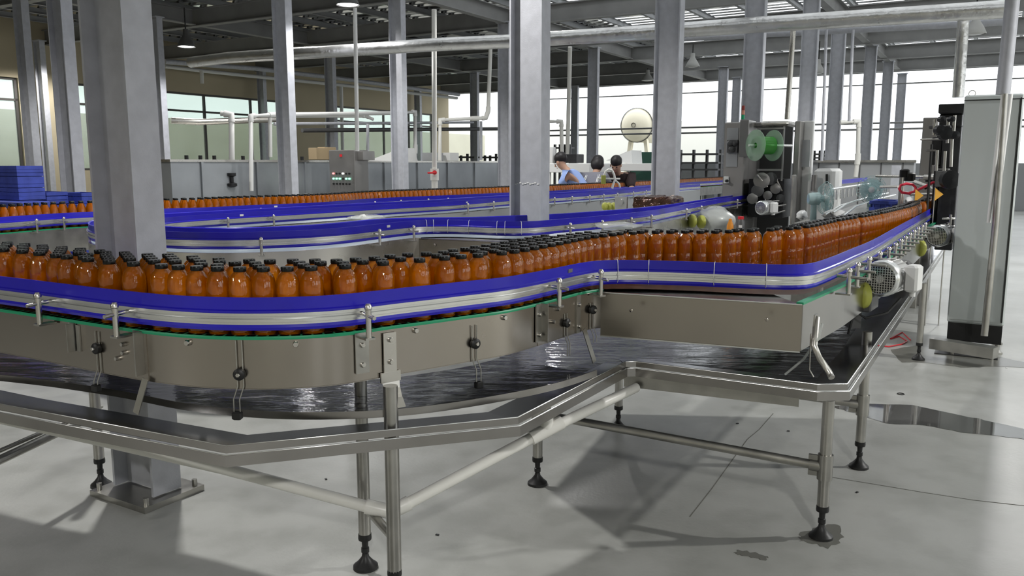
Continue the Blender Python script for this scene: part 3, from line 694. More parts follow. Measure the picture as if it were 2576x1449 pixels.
convB = thing('bottle_conveyor', (-.8, 4.5, 0), 'empty looping conveyor with blue guide rails, in the middle distance between the two full ones', 'conveyor')
rails(convB, BO, 1); rails(convB, BIr, -1)
b = MB(); n = 300; vs = []
for i in range(n + 1):
    p = BO[int(i * (len(BO) - 1) / n)]; d = np.array([(q.x, q.y) for q in BIr]) - np.array([p.x, p.y]); q = BIr[int(np.argmin((d * d).sum(1)))]
    vs += [Vector((p.x, p.y, ZB)), Vector((q.x, q.y, ZB))]
b.add(vs, [(2 * i, 2 * i + 1, 2 * i + 3, 2 * i + 2) for i in range(n)]); b.build('chain_belt', BELTG, convB)
def idx_after(P, px, y_lt):             # index of the near-lane passage of a pixel column
    c = [i for i, p in enumerate(P) if abs(1288 + F * p.x / (p.y * cp) - px) < 14 and p.y < y_lt(px)]
    return c[len(c) // 2] if c else None
lim = lambda px: 5.0 if px < 700 else 5.6 + max(0, px - 900) * .004
j0 = idx_after(BO, 1056, lim); j1 = idx_after(BO, 1335, lim)
def panel(P, lo=.66, off=.012): b = MB(); b.sweep(P, [(off, lo), (off, .829), (off + .004, .829), (off + .004, lo)]); b.sweep(P, [(off - .012, .829), (off - .012, .836), (off + .004, .836), (off + .004, .829)]); return b
panel(BO[:j0]).build('side_panel', STEEL, convB)
panel(BO[j1:]).build('side_panel', STEEL, convB)
b = MB(); bq0, bq1 = G(1052, 600, .83), G(1330, 613, .83); nb = Vector((-(bq1 - bq0).y, (bq1 - bq0).x, 0)).normalized()
b.poly([bq0, bq1, bq1 + nb * .004, bq0 + nb * .004], .64, .829); b.poly([bq0, bq1, bq1 + nb * .02, bq0 + nb * .02], .826, .832); bolt(b, G(1094, 616, .795), -nb, .01, .005); b.build('transfer_box', BRUSH, convB)
b = MB(); b.add([Vector((p.x, p.y, .829)) for p in [bq0, bq1] + list(reversed([q - Vector((0, 0, 0)) for q in offset(BO[j0:j1], -.2)]))], [tuple(range(2 + j1 - j0))]); b.build('transfer_plate', STEELD, convB)
b = MB(); b.sweep(BIr[:ib], [(-.016, .64), (-.016, .829), (-.012, .829), (-.012, .64)]); b.build('side_panel', GREYP, convB)
for x in (648, 930, 1014, 1420, 1500, 1570, 1621, 1712, 1752, 1845, 1880): 
    j = idx_after(BO, x, lambda q: 5.0 if q < 700 else 6.0 + max(0, q - 900) * .006)
    if j: post(convB, BO, j)
for x in (548, 665, 1160, 1223, 1281, 1380, 1425, 1468, 1506, 1538, 1580, 1612):
    c = [i for i, p in enumerate(BIr[:ib]) if abs(1288 + F * p.x / (p.y * cp) - x) < 8]
    if c: post(convB, BIr, c[0], side=-1, bar=.05)
for x, y_ in ((560, 4.62), (880, 4.9), (1280, 5.3), (1480, 6.3)):
    p = D(x, 600, y_); b = MB(); b.tube([Vector((p.x, p.y, 0)), Vector((p.x, p.y, .68))], .022, 8); b.build('leg', STEELD, convB)
# clear ties wrapped round the rails, and rail labels
def ties(conv, P, pxs, sel, m=WHITEP):
    for x in pxs:
        j = sel(P, x)
        if j is None: continue
        p = P[j]; d = tang(P, j); nr = Vector((d.y, -d.x, 0)); b = MB(); b.tube([p + nr * .0 + Vector((0, 0, ZR1 + .001)), p + nr * .013 + Vector((0, 0, ZR1 - .002)), p + nr * .024 + Vector((0, 0, .895)), p + nr * .023 + Vector((0, 0, .87)), p + nr * .004 + Vector((0, 0, .853))], .0014, 5); b.build('wire_tie', m, conv)
ties(convA, APATH, (1562, 1643, 1798, 1924), lambda P, x: at_px(P[:iD], x, ZR1))
ties(convB, BO, (1070, 1080, 1118, 1179, 1240, 1274, 1302), lambda P, x: idx_after(P, x, lim))
def rlabel(conv, P, j, side=1):
    p = P[j]; d = tang(P, j); nr = Vector((d.y, -d.x, 0)) * side; b = MB(); b.box(p + nr * .011 + Vector((0, 0, .925)), (.03, .003, .014), math.atan2(d.y, d.x)); b.build('rail_label', WHITEP, conv)
b = MB(); j = at_px(APATH, 1425, .925); p = APATH[j]; d = tang(APATH, j); b.box(p + Vector((d.y, -d.x, 0)) * .011 + Vector((0, 0, .925)), (.028, .003, .013), math.atan2(d.y, d.x)); b.build('rail_label', STEELD, convA)
rlabel(convC, CP, at_px(CP, 694, .9)); rlabel(convB, BO, idx_after(BO, 968, lim))
for x in (597, 1167):
    c = [i for i, p in enumerate(BIr[:ib]) if abs(1288 + F * p.x / (p.y * cp) - x) < 8]
    if c: rlabel(convB, BIr, c[0], -1)
# ------------------------------------------------------------------ motors
def motor(parent, c, r, az, box=True, name='motor'):
    """drive motor: fan cover with grille facing back along its axis, finned body, terminal box"""
    c = Vector(c); ax = Vector((math.sin(az), math.cos(az), 0)); sd_ = Vector((math.cos(az), -math.sin(az), 0)); b = MB()
    b.lathe([(r * .86, .62 * r), (r * .86, 2.6 * r), (r * .5, 2.7 * r), (0, 2.7 * r)], c, 24, ax)
    for k in range(20):
        a = 2 * PI * k / 20; dr = sd_ * math.cos(a) + Vector((0, 0, 1)) * math.sin(a); b.bar(c + ax * (.7 * r) + dr * (r * .9), c + ax * (2.5 * r) + dr * (r * .9), r * .035, r * .16, dr)
    o = b.build(name, MOTM, parent)
    b = MB(); b.lathe([(r * .80, -.02 * r), (r * .84, -.05 * r), (r * .93, .02 * r), (r, .16 * r), (r, .72 * r), (r * .95, .72 * r)], c, 32, ax); b.build('fan_cover', ALU, o)
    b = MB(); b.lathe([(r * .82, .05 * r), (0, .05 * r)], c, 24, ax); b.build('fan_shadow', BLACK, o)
    b = MB(); g = .135 * r; k = -6
    for k in range(-6, 7):
        h = math.sqrt(max(0, (.82 * r) ** 2 - (k * g) ** 2))
        if h > 0:
            b.bar(c + sd_ * (k * g) + Vector((0, 0, -h)), c + sd_ * (k * g) + Vector((0, 0, h)), g * .38, g * .3, ax); b.bar(c + Vector((0, 0, k * g)) - sd_ * h, c + Vector((0, 0, k * g)) + sd_ * h, g * .3, g * .38, ax)
    b.lathe([(r * .22, -.02 * r), (r * .22, .02 * r), (r * .0, .02 * r)], c, 14, ax); b.build('grille', ALU, o)
    if box:
        b = MB(); q = c + ax * (1.2 * r) + sd_ * (1.35 * r) + Vector((0, 0, .05 * r)); b.bbox(q, (.7 * r, 1.1 * r, 1.45 * r), -az, .12 * r); b.tube([q + Vector((0, 0, -.7 * r)), q + Vector((0, 0, -1.0 * r))], .17 * r, 8); b.build('junction_box', WHITEP, o)
    b = MB(); b.bbox(c + ax * (2.9 * r), (1.3 * r, .9 * r, 1.6 * r), -az, .15 * r); b.build('gearbox', DGREY, o)
    return o
def guard(parent, c, r, az, m=YELG):
    ax = Vector((math.sin(az), math.cos(az), 0)); b = MB(); b.lathe([(0, -.3 * r), (.5 * r, -.3 * r), (.95 * r, 0), (r, .15 * r), (r, .5 * r), (0, .5 * r)], c, 16, ax); b.build('drive_guard', m, parent)
m1 = D(2213, 702, 3.50); motor(convA, m1, .079, math.radians(42)); guard(convA, D(2155, 742, 3.55), .062, math.radians(75))
m2 = D(2357, 594, 5.85); motor(convA, m2, .079, math.radians(42)); guard(convA, D(2306, 624, 5.6), .06, math.radians(75))
b = MB(); b.bbox(m1 + Vector((-.03, .12, -.115)), (.13, .16, .07), -.6, .006); b.bar(m1 + Vector((-.06, .1, -.14)), m1 + Vector((-.06, .1, -.23)), .05, .05, Vector((0, 1, 0))); b.build('motor_bracket', DGREY, convA)
b = MB(); b.tube([m1 + Vector((.12, .05, -.09)), m1 + Vector((.05, .02, -.15)), m1 + Vector((-.05, 0, -.17)), m1 + Vector((-.1, .0, -.14)), m1 + Vector((-.12, .0, -.24))], .006, 8); b.build('motor_cable', BLACK, convA)
m3 = D(1913, 523, 8.6); motor(convB, m3, .075, math.radians(52)); m4p = D(1796, 556, 7.6)
b = MB(); b.lathe([(0, -.10), (.07, -.10), (.105, -.04), (.11, .06), (.09, .14), (.05, .2), (0, .2)], m4p, 14, Vector((1, .35, 0))); b.build('bagged_motor', MOTM, convB)
o = thing('plastic_bag', m4p, 'clear plastic bag pulled over a drive motor behind the bottles', 'bag'); b = MB(); 
rr = random.Random(3); vs = []
for i in range(13):
    for k in range(18):
        th = PI * i / 12; ph = 2 * PI * k / 18; R = .128 * (1 + rr.uniform(-.10, .14)); vs.append(m4p + Vector((R * 1.25 * math.sin(th) * math.cos(ph), R * math.sin(th) * math.sin(ph), R * math.cos(th) - (.05 if th > 2.2 else 0))))
b.add(vs, [(i * 18 + k, i * 18 + (k + 1) % 18, (i + 1) * 18 + (k + 1) % 18, (i + 1) * 18 + k) for i in range(12) for k in range(18)], True); b.build('film', CLEAR, o)
for x, y, d in ((1737, 556, 7.4), (1760, 558, 7.5)): guard(convB, D(x, y, d), .06, math.radians(70))
for x, d in ((1519, 9.4), (1529, 9.45), (1541, 9.5), (1552, 9.55)): guard(convB, D(x, 519, d), .045, math.radians(60))
# ------------------------------------------------------------------ helpers for background things
UD = F * cp + 312 * sp
def pxbox(px0, px1, py0, py1, d, dep, z0=None, z1=None):
    P0 = D(px0, py1, d); u1 = (px1 - 1288.0) / UD; w = (u1 * P0.y - P0.x) / (N.x - u1 * N.y); zt = D(px0, py0, d).z if z1 is None else z1; zb = P0.z if z0 is None else z0
    P = Vector((P0.x, P0.y, 0)); return P + N * (w / 2) + E * (dep / 2) + Vector((0, 0, (zt + zb) / 2)), (w, dep, zt - zb)
def bigbox(name, m, px0, px1, py0, py1, d, dep, label, cat, z0=None, z1=None, group=None, bev=.006):
    c, s_ = pxbox(px0, px1, py0, py1, d, dep, z0, z1); base = Vector((c.x, c.y, c.z - s_[2] / 2)); o = thing(name, base, label, cat, group); b = MB(); b.bbox(c, s_, RZ, bev); b.build('body', m, o); return o, c, s_
def pxtube(pts, r, n=8, mbx=None): b = mbx or MB(); return b.tube([D(x, y, d) for x, y, d in pts], r, n)
def onface(c, s_, fx, fz, w, h, dep=.01, out=.004):        # a box lying on the front (-E) face
    return c - E * (s_[1] / 2 + out) + N * (fx * s_[0]) + Vector((0, 0, fz * s_[2])), (w, dep, h)
# pasteuriser tank : long steel wall
tk_t = -10.3; s0 = s_of(429, tk_t) ; s1 = s_of(1284, tk_t)
tank = thing('pasteuriser_tank', ST((s0 + s1) / 2, tk_t, 0), 'long waist-high grey steel water tank across the left background behind the far bottles', 'tank')
b = MB(); sbox(b, s0, s1, tk_t - 1.6, tk_t, .12, 1.33); b.build('body', TANKM, tank)
b = MB(); sbox(b, s0 - .03, s1 + .03, tk_t - 1.65, tk_t + .03, 1.33, 1.365); b.build('rim', STEEL, tank)
for k in range(9):
    b = MB(); s = s0 + (s1 - s0) * (k + .5) / 9; sbox(b, s - .02, s + .02, tk_t, tk_t + .03, .12, 1.33); b.build('rib', TANKM, tank)
b = MB()
for x in (470, 505, 540, 612, 760, 1115): p = ST(s_of(x, tk_t), tk_t); b.lathe([(.03, 0), (.03, .06), (0, .06)], p + N * .0 + Vector((0, 0, 1.365)), 8)
b.build('lid_knob', BLACK, tank)
# control box on the tank
cbx, c, s_ = bigbox('control_box', MACH, 830, 892, 378, 474, 14.2, .35, 'steel control box with red and green lit buttons standing at the grey tank', 'control box', z0=.12)
p, q = onface(c, s_, 0, 0, .1, .1)
for r_, (fz, row) in enumerate(((.105 + .14, 'rkkwkk'), (.03 + .14, 'gggkgg'), (-.03 + .13, 'kkkkkk'))):
    for k, ch in enumerate(row):
        m_ = {'r': mat('red_lamp', (.8, .05, .05), emit=(1, .25, .25), estr=3), 'g': mat('green_lamp', (.1, .8, .4), emit=(.3, 1, .6), estr=3), 'w': mat('white_lamp', (.9, .9, .9), emit=(1, 1, 1), estr=2), 'k': BLACK}[ch]
        pp = c - E * (s_[1] / 2) + N * ((-.33 + k * .125) * s_[0]) + Vector((0, 0, 1.30 - .16 - r_ * .085 - c.z)); b = MB(); b.lathe([(.016, 0), (.016, .02), (0, .024)], pp, 10, -E)
        b.build({'r': 'red_button', 'g': 'green_button', 'w': 'white_button', 'k': 'black_button'}[ch], m_, cbx)
b = MB(); pp, sz = onface(c, s_, -.02, 0, .05, .04); b.box(Vector((pp.x, pp.y, 1.44)), sz, RZ); b.build('display', REDM, cbx)
b = MB(); pp, sz = onface(c, s_, .42, 0, .012, .13); b.box(Vector((pp.x, pp.y, 1.03)), sz, RZ); b.build('handle', STEEL, cbx)
b = MB(); c2, s2 = pxbox(893, 914, 380, 405, 14.0, .3, z0=1.365); b.bbox(c2, s2, RZ); b.build('side_box', MACH, cbx)
# ------------------------------------------------------------------ pipes
def pipe(pts, r, label, m=WPIPE, group=None, name='pipe', fit=True, n=10):
    P = [D(*p) for p in pts]; base = min(P, key=lambda p: p.z); o = thing(name, (base.x, base.y, base.z), label, 'pipe', group)
    b = MB(); b.tube(P, r, n); b.build('run', m, o)
    if fit and len(P) > 2:
        for i in range(1, len(P) - 1):
            b = MB(); a = (P[i] - P[i - 1]).normalized(); c_ = (P[i + 1] - P[i]).normalized(); b.tube([P[i] - a * r * 2.4, P[i], P[i] + c_ * r * 2.4], r * 1.25, n); b.build('elbow', m, o)
    return o
pipe([(893, 20, 11.0), (899, 380, 11.0)], .026, 'thin bright white pipe dropping from the roof beside the hanging lamp', fit=False)
vp = pipe([(1092, 24, 11.6), (1093, 430, 11.6)], .034, 'thick cream drop pipe with a red-handled valve in front of the tank', PVC, fit=False)
b = MB(); a_ = D(1093, 428, 11.6); b.tube([a_ + Vector((0, 0, .02)), a_ - Vector((0, 0, .14))], .058, 12); b.tube([a_ - Vector((0, 0, .13)), a_ - Vector((0, 0, 1.15))], .045, 12); b.build('valve_body', PVC, vp)
b = MB(); b.tube([D(1096, 434, 11.45), D(1076, 435, 11.4)], .013, 8); b.lathe([(.03, 0), (.03, .05), (0, .05)], D(1094, 434, 11.5), 10, Vector((0, -1, 0))); b.build('valve_handle', REDM, vp)
pipe([(430, 303, 13.4), (500, 307, 13.6), (620, 303, 14.2), (700, 300, 14.6)], .05, 'foil grey header pipe running level over the left end of the tank', STEEL, fit=False)
pipe([(556, 285, 13.2), (582, 289, 13.2), (584, 450, 13.2)], .045, 'white pipe bending down to the black valve on the left of the tank')
b = MB(); q = D(583, 455, 12.9); b.lathe([(.03, 0), (.08, .02), (.08, .06), (.03, .08), (.03, .16), (.07, .18), (.07, .22), (0, .22)], q - Vector((0, 0, .1)), 12); o = b.build('valve', DARKM); tag(o, 'black flanged valve under the white pipe left of the control box', 'valve')
pipe([(632, 480, 12.9), (631, 292, 12.9), (684, 289, 13.4), (1000, 284, 16.0), (1044, 281, 16.5), (1045, 375, 16.5), (1044, 400, 16.5)], .036, 'white plastic pipe rising over the tank, running level and dropping near the valve pipe')
pipe([(680, 395, 13.6), (679, 286, 13.6)], .034, 'short white upright pipe just left of the second column row', fit=False)
pipe([(686, 292, 13.6), (920, 292, 15.4), (938, 300, 15.6)], .03, 'second level white pipe under the long one over the tank')
pipe([(690, 312, 14.4), (1190, 308, 20)], .028, 'long level grey pipe in front of the yellow wall', GALV, fit=False)
pipe([(760, 328, 15.6), (1285, 324, 21)], .04, 'dark level pipe crossing behind the tank', DGREY, fit=False)
pipe([(1106, 404, 15.2), (1107, 302, 15.2), (1195, 298, 15.6), (1222, 297, 15.8), (1228, 280, 15.8), (1234, 118, 15.8)], .036, 'cream pipe bending up to the roof left of the wide middle column', PVC)
pipe([(1210, 403, 16.4), (1210, 305, 16.4)], .028, 'grey upright pipe at the right end of the tank', GALV, fit=False)
pipe([(925, 403, 15.6), (925, 312, 15.6)], .028, 'grey upright pipe behind the white cover on the tank', GALV, fit=False)
pipe([(415, 167, 21.6), (500, 177, 22.2), (620, 190, 23.2), (860, 214, 25.4), (1150, 247, 28.6)], .05, 'white pipe along the top of the yellow wall', WPIPE, fit=False)
pipe([(415, 155, 20.4), (640, 172, 22.4), (860, 198, 24.6), (1155, 238, 28.0)], .06, 'grey pipe along the top of the yellow wall above the white one', GALV, fit=False)
pipe([(508, 210, 21.8), (507, 178, 21.8)], .05, 'stub of white pipe hanging below the wall pipes', PVC, fit=False)
pipe([(824, 212, 24.6), (822, 400, 24.6)], .05, 'white upright pipe by the dark column at the yellow wall', fit=False)
pipe([(858, 218, 24.6), (862, 390, 24.6)], .05, 'white upright pipe just right of the dark column at the yellow wall', fit=False)
# foil lagged pipes under the roof
pipe([(480, 157, 13.5), (575, 145, 13.0), (860, 128, 11.9), (1100, 112, 11.1), (1290, 104, 10.6), (1392, 97, 10.3), (1654, 80, 9.7), (1880, 64, 9.2), (2180, 45, 8.7), (2540, 22, 8.1)], .085, 'long silver foil lagged pipe hung across the hall under the roof', FOIL, fit=False, n=14)
pipe([(1716, 98, 16.0), (2140, 76, 14.2), (2540, 55, 12.6)], .05, 'thinner grey pipe just below the long foil lagged pipe', GALV, fit=False)
pipe([(2424, 45, 8.6), (2410, 245, 8.6)], .055, 'foil lagged drop pipe left of the tall grey cabinet', FOIL, fit=False, n=12)
pipe([(2549, -20, 5.4), (2523, 238, 5.4)], .042, 'thick steel conduit above the tall grey cabinet', GALV, fit=False)
pipe([(2523, 238, 5.35), (2487, 560, 5.35)], .012, 'thin tube in front of the grey cabinet door ending half way down', WPIPE, fit=False)
cp_ = pipe([(2527, 236, 5.35), (2516, 400, 5.35), (2505, 560, 5.3), (2476, 845, 5.25)], .021, 'long steel pipe slanting down the front of the grey cabinet to a floor channel', STEELD, fit=False, n=12)
pipe([(2543, 236, 5.5), (2512, 480, 5.5)], .013, 'slim bright tube beside the long pipe on the grey cabinet', WPIPE, fit=False)
pipe([(1996, 66, 9.4), (1980, 300, 9.4)], .03, 'bright drop pipe between two columns right of centre', STEEL, fit=False)
pipe([(2079, 75, 12.5), (2067, 405, 12.5)], .022, 'thin drop pipe left of the column behind the white cabinet', GALV, fit=False)
pipe([(2146, 75, 12.5), (2136, 305, 12.5)], .022, 'thin drop pipe right of the column behind the white cabinet', GALV, fit=False)
pipe([(2114, 308, 13), (2160, 306, 13), (2158, 400, 13), (2152, 445, 13)], .035, 'cream pipe with an elbow standing at the grey parapet panel', PVC)
pipe([(1434, 118, 16), (1427, 405, 17)], .04, 'light upright pipe in the window bay right of the middle column', PVC, fit=False)
pipe([(1362, 305, 17), (1412, 306, 17), (1414, 400, 17)], .04, 'cream pipe bending down behind the worker in the blue shirt', PVC)
# ------------------------------------------------------------------ PVC drain under the near conveyor
P = [G(300, 1118, .44), G(560, 1178, .36), G(960, 1284, .24)]
el = G(985, 1288, .235); tee = G(1375, 1082, .43); en = G(1600, 975, .455)
dr = thing('drain_pipe', (P[0].x, P[0].y, 0), 'white plastic drain pipe in a V under the near conveyor gutter', 'pipe')
b = MB(); b.tube([G(-300, 985, .53), P[0], P[1], P[2]], .0185, 16); b.tube([el, tee, en], .0185, 16); b.build('run', PVC, dr)
b = MB(); b.tube([P[2] + (P[1] - P[2]).normalized() * .05, el, el + (tee - el).normalized() * .06], .0235, 16); b.build('elbow', PVC, dr)
b = MB(); dd = (tee - el).normalized(); b.tube([tee - dd * .06, tee + dd * .06], .0235, 16); b.tube([tee, tee + Vector((0, 0, .07))], .022, 16); b.build('tee', PVC, dr)
# ------------------------------------------------------------------ right cabinet and dark machine
cab, c, s_ = bigbox('electrical_cabinet', CABM, 2382, 2562, 240, 808, 5.72, .45, 'tall pale grey cabinet at the right edge with pipes running down its front', 'cabinet', z0=.20, bev=.01)
base = c - E * (s_[1] / 2)
b = MB(); b.box(Vector((base.x, base.y, c.z)) - E * .006 + N * (-.008), (s_[0] * .90, .014, s_[2] * .965), RZ); b.build('door', CABM, cab)
b = MB(); b.box(Vector((base.x, base.y, c.z + s_[2] / 2 - .035)) - E * .014, (s_[0] * 1.0, .006, .006), RZ); b.box(Vector((base.x, base.y, c.z)) - E * .008 + N * (s_[0] * .455), (.006, .02, s_[2] * .965), RZ); b.build('door_gap', BLACK, cab)
b = MB(); b.box(Vector((c.x, c.y, .135)), (s_[0] * .96, s_[1] * .95, .13), RZ); b.build('plinth', BLACK, cab)
for sx in (-1, 1):
    for sy in (-1, 1):
        q = Vector((c.x, c.y, 0)) + N * (sx * s_[0] * .42) + E * (sy * s_[1] * .4); b = MB(); b.lathe([(.014, .075), (.014, .03), (.035, .012), (.035, 0), (0, 0)], q, 10); b.build('foot', STEELD, cab)
b = MB(); q = Vector((base.x, base.y, c.z + s_[2] / 2)) - N * (s_[0] * .38) + E * .05; b.tube([q + N * .02 * math.cos(a) * 1 + Vector((0, 0, .015 + .02 * math.sin(a))) for a in [k * PI / 8 for k in range(17)]], .003, 6); b.build('lifting_ring', STEEL, cab)
# floor channel at the foot of the slanting pipe
ch = thing('floor_channel', G(2480, 880, 0), 'low steel trough on short legs in front of the grey cabinet plinth', 'trough')
b = MB(); q0, q1 = G(2345, 862, .10), G(2505, 888, .10); b.bar(q0, q1, .09, .07); b.build('trough', STEELD, ch)
for x, y in ((2395, 893), (2495, 905)): q = G(x, y, 0); b = MB(); b.tube([q, q + Vector((0, 0, .08))], .012, 8); b.build('leg', STEELD, ch)
b = MB(); q = G(2440, 895, 0); b.box(q + Vector((0, 0.05, .003)), (.38, .2, .006), RZ); o = b.build('floor_grate', BLACK); tag(o, 'black floor grate under the trough by the grey cabinet', 'grate')
# dark filling machine part left of the cabinet
fm = thing('filling_machine', D(2370, 520, 6.6), 'dark cluttered bottle machine head left of the tall grey cabinet', 'machine')
fm.location.z = 0
def fb(nm, m_, x0, x1, y0, y1, d=6.5, dep=.3, z0=None, par=None): c_, q_ = pxbox(x0, x1, y0, y1, d, dep, z0); b = MB(); b.bbox(c_, q_, RZ, .005); return b.build(nm, m_, par or fm)
fb('head', DARKM, 2360, 2416, 262, 285, 6.4); fb('head_box', DARKM, 2362, 2412, 288, 318, 6.5); fb('column', DARKM, 2362, 2412, 318, 470, 6.6, .35, .62); fb('side_block', DARKM, 2340, 2366, 345, 415, 6.7, .3); fb('side_block', DARKM, 2346, 2366, 415, 470, 6.7, .3, .66); fb('leg', STEELD, 2350, 2358, 470, 480, 6.6, .06, 0.0); fb('leg', STEELD, 2385, 2393, 470, 480, 6.6, .06, 0.0); fb('upper_block', DGREY, 2366, 2412, 284, 320, 6.7, .3); fb('arm', DGREY, 2336, 2385, 316, 324, 6.3, .06)
fb('plate', STEEL, 2314, 2376, 349, 353, 6.3, .12); fb('slide', MACH, 2328, 2352, 376, 381, 6.3, .08); fb('post', BLACK, 2335, 2343, 362, 440, 6.5, .06, .8); fb('mount', MACH, 2352, 2388, 424, 428, 6.3, .2); fb('lower_body', DGREY, 2350, 2400, 430, 470, 6.5, .3)
for x, y0, y1 in ((2386, 295, 360), (2352, 300, 340), (2395, 350, 420), (2358, 378, 430), (2378, 380, 430), (2402, 290, 330)): b = MB(); pxtube([(x, y0, 6.25), (x - 3, y1, 6.25)], .012, 8, b); b.build('rod', STEEL, fm)
for x, y, r_ in ((2362, 327, .035), (2400, 340, .03), (2368, 300, .022), (2392, 300, .02), (2375, 335, .05), (2388, 452, .07)): b = MB(); b.lathe([(0, -.03), (r_, -.02), (r_, .03), (0, .04)], D(x, y, 6.2), 12, Vector((0, -1, 0))); b.build('roller', DARKM, fm)
fmb, c, s_ = bigbox('machine_housing', MACH, 2310, 2352, 296, 470, 7.6, .6, 'plain steel housing behind the dark machine head', 'housing', z0=0)
# parapet panel far right
par, c, s_ = bigbox('parapet_panel', GREYP, 2032, 2300, 409, 470, 14.0, .3, 'long low grey panelled counter below the bright windows at right', 'counter', z0=0)
b = MB(); b.box(c + Vector((0, 0, s_[2] / 2 + .02)), (s_[0] + .06, .4, .04), RZ); b.build('top', STEEL, par)
for k in range(5): b = MB(); b.box(c - E * .155 + N * (s_[0] * (k / 5 - .4)), (.015, .01, s_[2]), RZ); b.build('seam', DGREY, par)
b = MB(); q = D(2253, 450, 12.6); b.box(Vector((q.x, q.y, .64)), (.12, .1, 1.28), RZ); o = b.build('steel_post', GALV); tag(o, 'short light grey post in front of the low grey counter', 'post')
# ------------------------------------------------------------------ labelling machine
lm, c, s_ = bigbox('labelling_machine', MACH, 1812, 1872, 308, 600, 9.6, .7, 'steel labelling machine with a green film reel and a signal lamp on top', 'machine', z0=0, bev=.01)
b = MB(); cc, ss = pxbox(1826, 1855, 322, 420, 9.58, .02); b.box(cc - E * .01, ss, RZ); b.build('access_panel', GREYP, lm)
b = MB(); cc, ss = pxbox(1828, 1853, 352, 384, 9.52, .04); b.box(cc, ss, RZ); 
for x, y, r_ in ((1835, 360, .03), (1845, 362, .025), (1839, 375, .03)): b.lathe([(r_, 0), (r_, .05), (0, .06)], D(x, y, 9.5), 10, Vector((0, -1, 0)))
b.build('dial_cluster', DGREY, lm)
b = MB(); cc, ss = pxbox(1820, 1834, 444, 461, 9.55, .03); b.bbox(cc, ss, RZ); b.build('switch_plate', WHITEP, lm)
b = MB(); b.lathe([(.018, 0), (.018, .04), (0, .04)], D(1827, 455, 9.5), 10, Vector((0, -1, 0))); b.build('switch_knob', BLACK, lm)
b = MB(); cc, ss = pxbox(1858, 1880, 302, 395, 9.3, .3); b.bbox(cc, ss, RZ); b.build('side_housing', MACH, lm)
b = MB(); cc, ss = pxbox(1912, 1978, 305, 318, 9.3, .5); b.bbox(cc, ss, RZ, .02); b.build('hood', STEEL, lm)
b = MB(); cc, ss = pxbox(1880, 1915, 308, 320, 9.5, .4); b.bbox(cc, ss, RZ, .01); b.build('hood_end', MACH, lm)
b = MB(); cc, ss = pxbox(1880, 1990, 320, 600, 10.2, .05, 0.0); b.box(cc, ss, RZ); b.build('back_panel', DGREY, lm)
b = MB(); cc, ss = pxbox(1985, 2010, 304, 600, 9.2, .5, 0.0); b.bbox(cc, ss, RZ, .01); b.build('right_upright', MACH, lm)
b = MB(); cc, ss = pxbox(2008, 2042, 304, 480, 9.35, .08, 0.0); b.bbox(cc, ss, RZ, .01); b.build('end_door', WHITEP, lm)
b = MB(); cc, ss = pxbox(2014, 2036, 352, 420, 9.28, .03); b.box(cc, ss, RZ); b.build('door_window', GREYP, lm)
b = MB(); cc, ss = pxbox(1964, 1969, 316, 455, 9.2, .04); b.box(cc, ss, RZ); cc, ss = pxbox(1905, 1968, 425, 430, 9.2, .04); b.box(cc, ss, RZ); cc, ss = pxbox(1905, 1968, 322, 326, 9.3, .04); b.box(cc, ss, RZ); b.build('window_frame', MACH, lm)
b = MB(); cc, ss = pxbox(1982, 1999, 440, 640, 8.7, .12, 0.0); b.bbox(cc, ss, RZ); b.build('front_leg', STEELD, lm)
rc = D(1927, 366, 8.95)
axr = Vector((.93, .36, 0)).normalized()
b = MB(); b.lathe([(.03, -.12), (.095, -.12), (.095, .07), (.03, .07)], rc, 24, axr); b.build('film_reel', GREENF, lm)
for o_ in (-.14, .09): b = MB(); b.lathe([(.03, o_), (.165, o_), (.165, o_ + .008), (.03, o_ + .008)], rc, 28, axr); b.build('reel_flange', clear_mat('reel_disc', (.70, .85, .72), .3), lm)
b = MB(); b.tube([rc - axr * .22, rc + axr * .34], .014, 8); b.build('spindle', ALU, lm)
b = MB(); cc, ss = pxbox(1880, 1975, 450, 560, 9.5, .5, .7); b.box(cc, ss, RZ); b.build('gear_bay', DARKM, lm)
for k, (x, y, r_) in enumerate(((1915, 455, .09), (1938, 450, .07), (1950, 475, .06), (1905, 480, .07), (1930, 492, .05), (1962, 500, .05), (1892, 500, .06))):
    b = MB(); b.lathe([(0, 0), (r_, 0), (r_, .05), (r_ * .4, .06), (0, .06)], D(x, y, 9.35), 14, Vector((-.2, -1, .1))); b.build('roller', DGREY if k % 2 else MACH, lm)
for x0, y0, x1, y1 in ((1905, 440, 1930, 470), (1950, 445, 1968, 480), (1900, 510, 1960, 505), (1925, 500, 1926, 540), (1945, 520, 1978, 515), (1940, 540, 1975, 530)): b = MB(); b.tube([D(x0, y0, 9.3), D(x1, y1, 9.3)], .012, 6); b.build('linkage', STEEL, lm)
# signal lamp
sl_ = D(1869, 300, 9.3); st = thing('signal_lamp', sl_, 'small stacked signal lamp, red over amber over green, on the labelling machine', 'lamp')
for k, (nm, m_) in enumerate((('green_lens', mat('green_lens', (.02, .45, .2), .3)), ('amber_lens', mat('amber_lens', (.85, .35, .25), .3)), ('red_lens', mat('red_lens', (.35, .05, .04), .3)))):
    b = MB(); b.lathe([(.018, 0), (.018, .045), (.015, .048), (0, .048)], sl_ + Vector((0, 0, .0 + .05 * k)), 12); b.build(nm, m_, st)
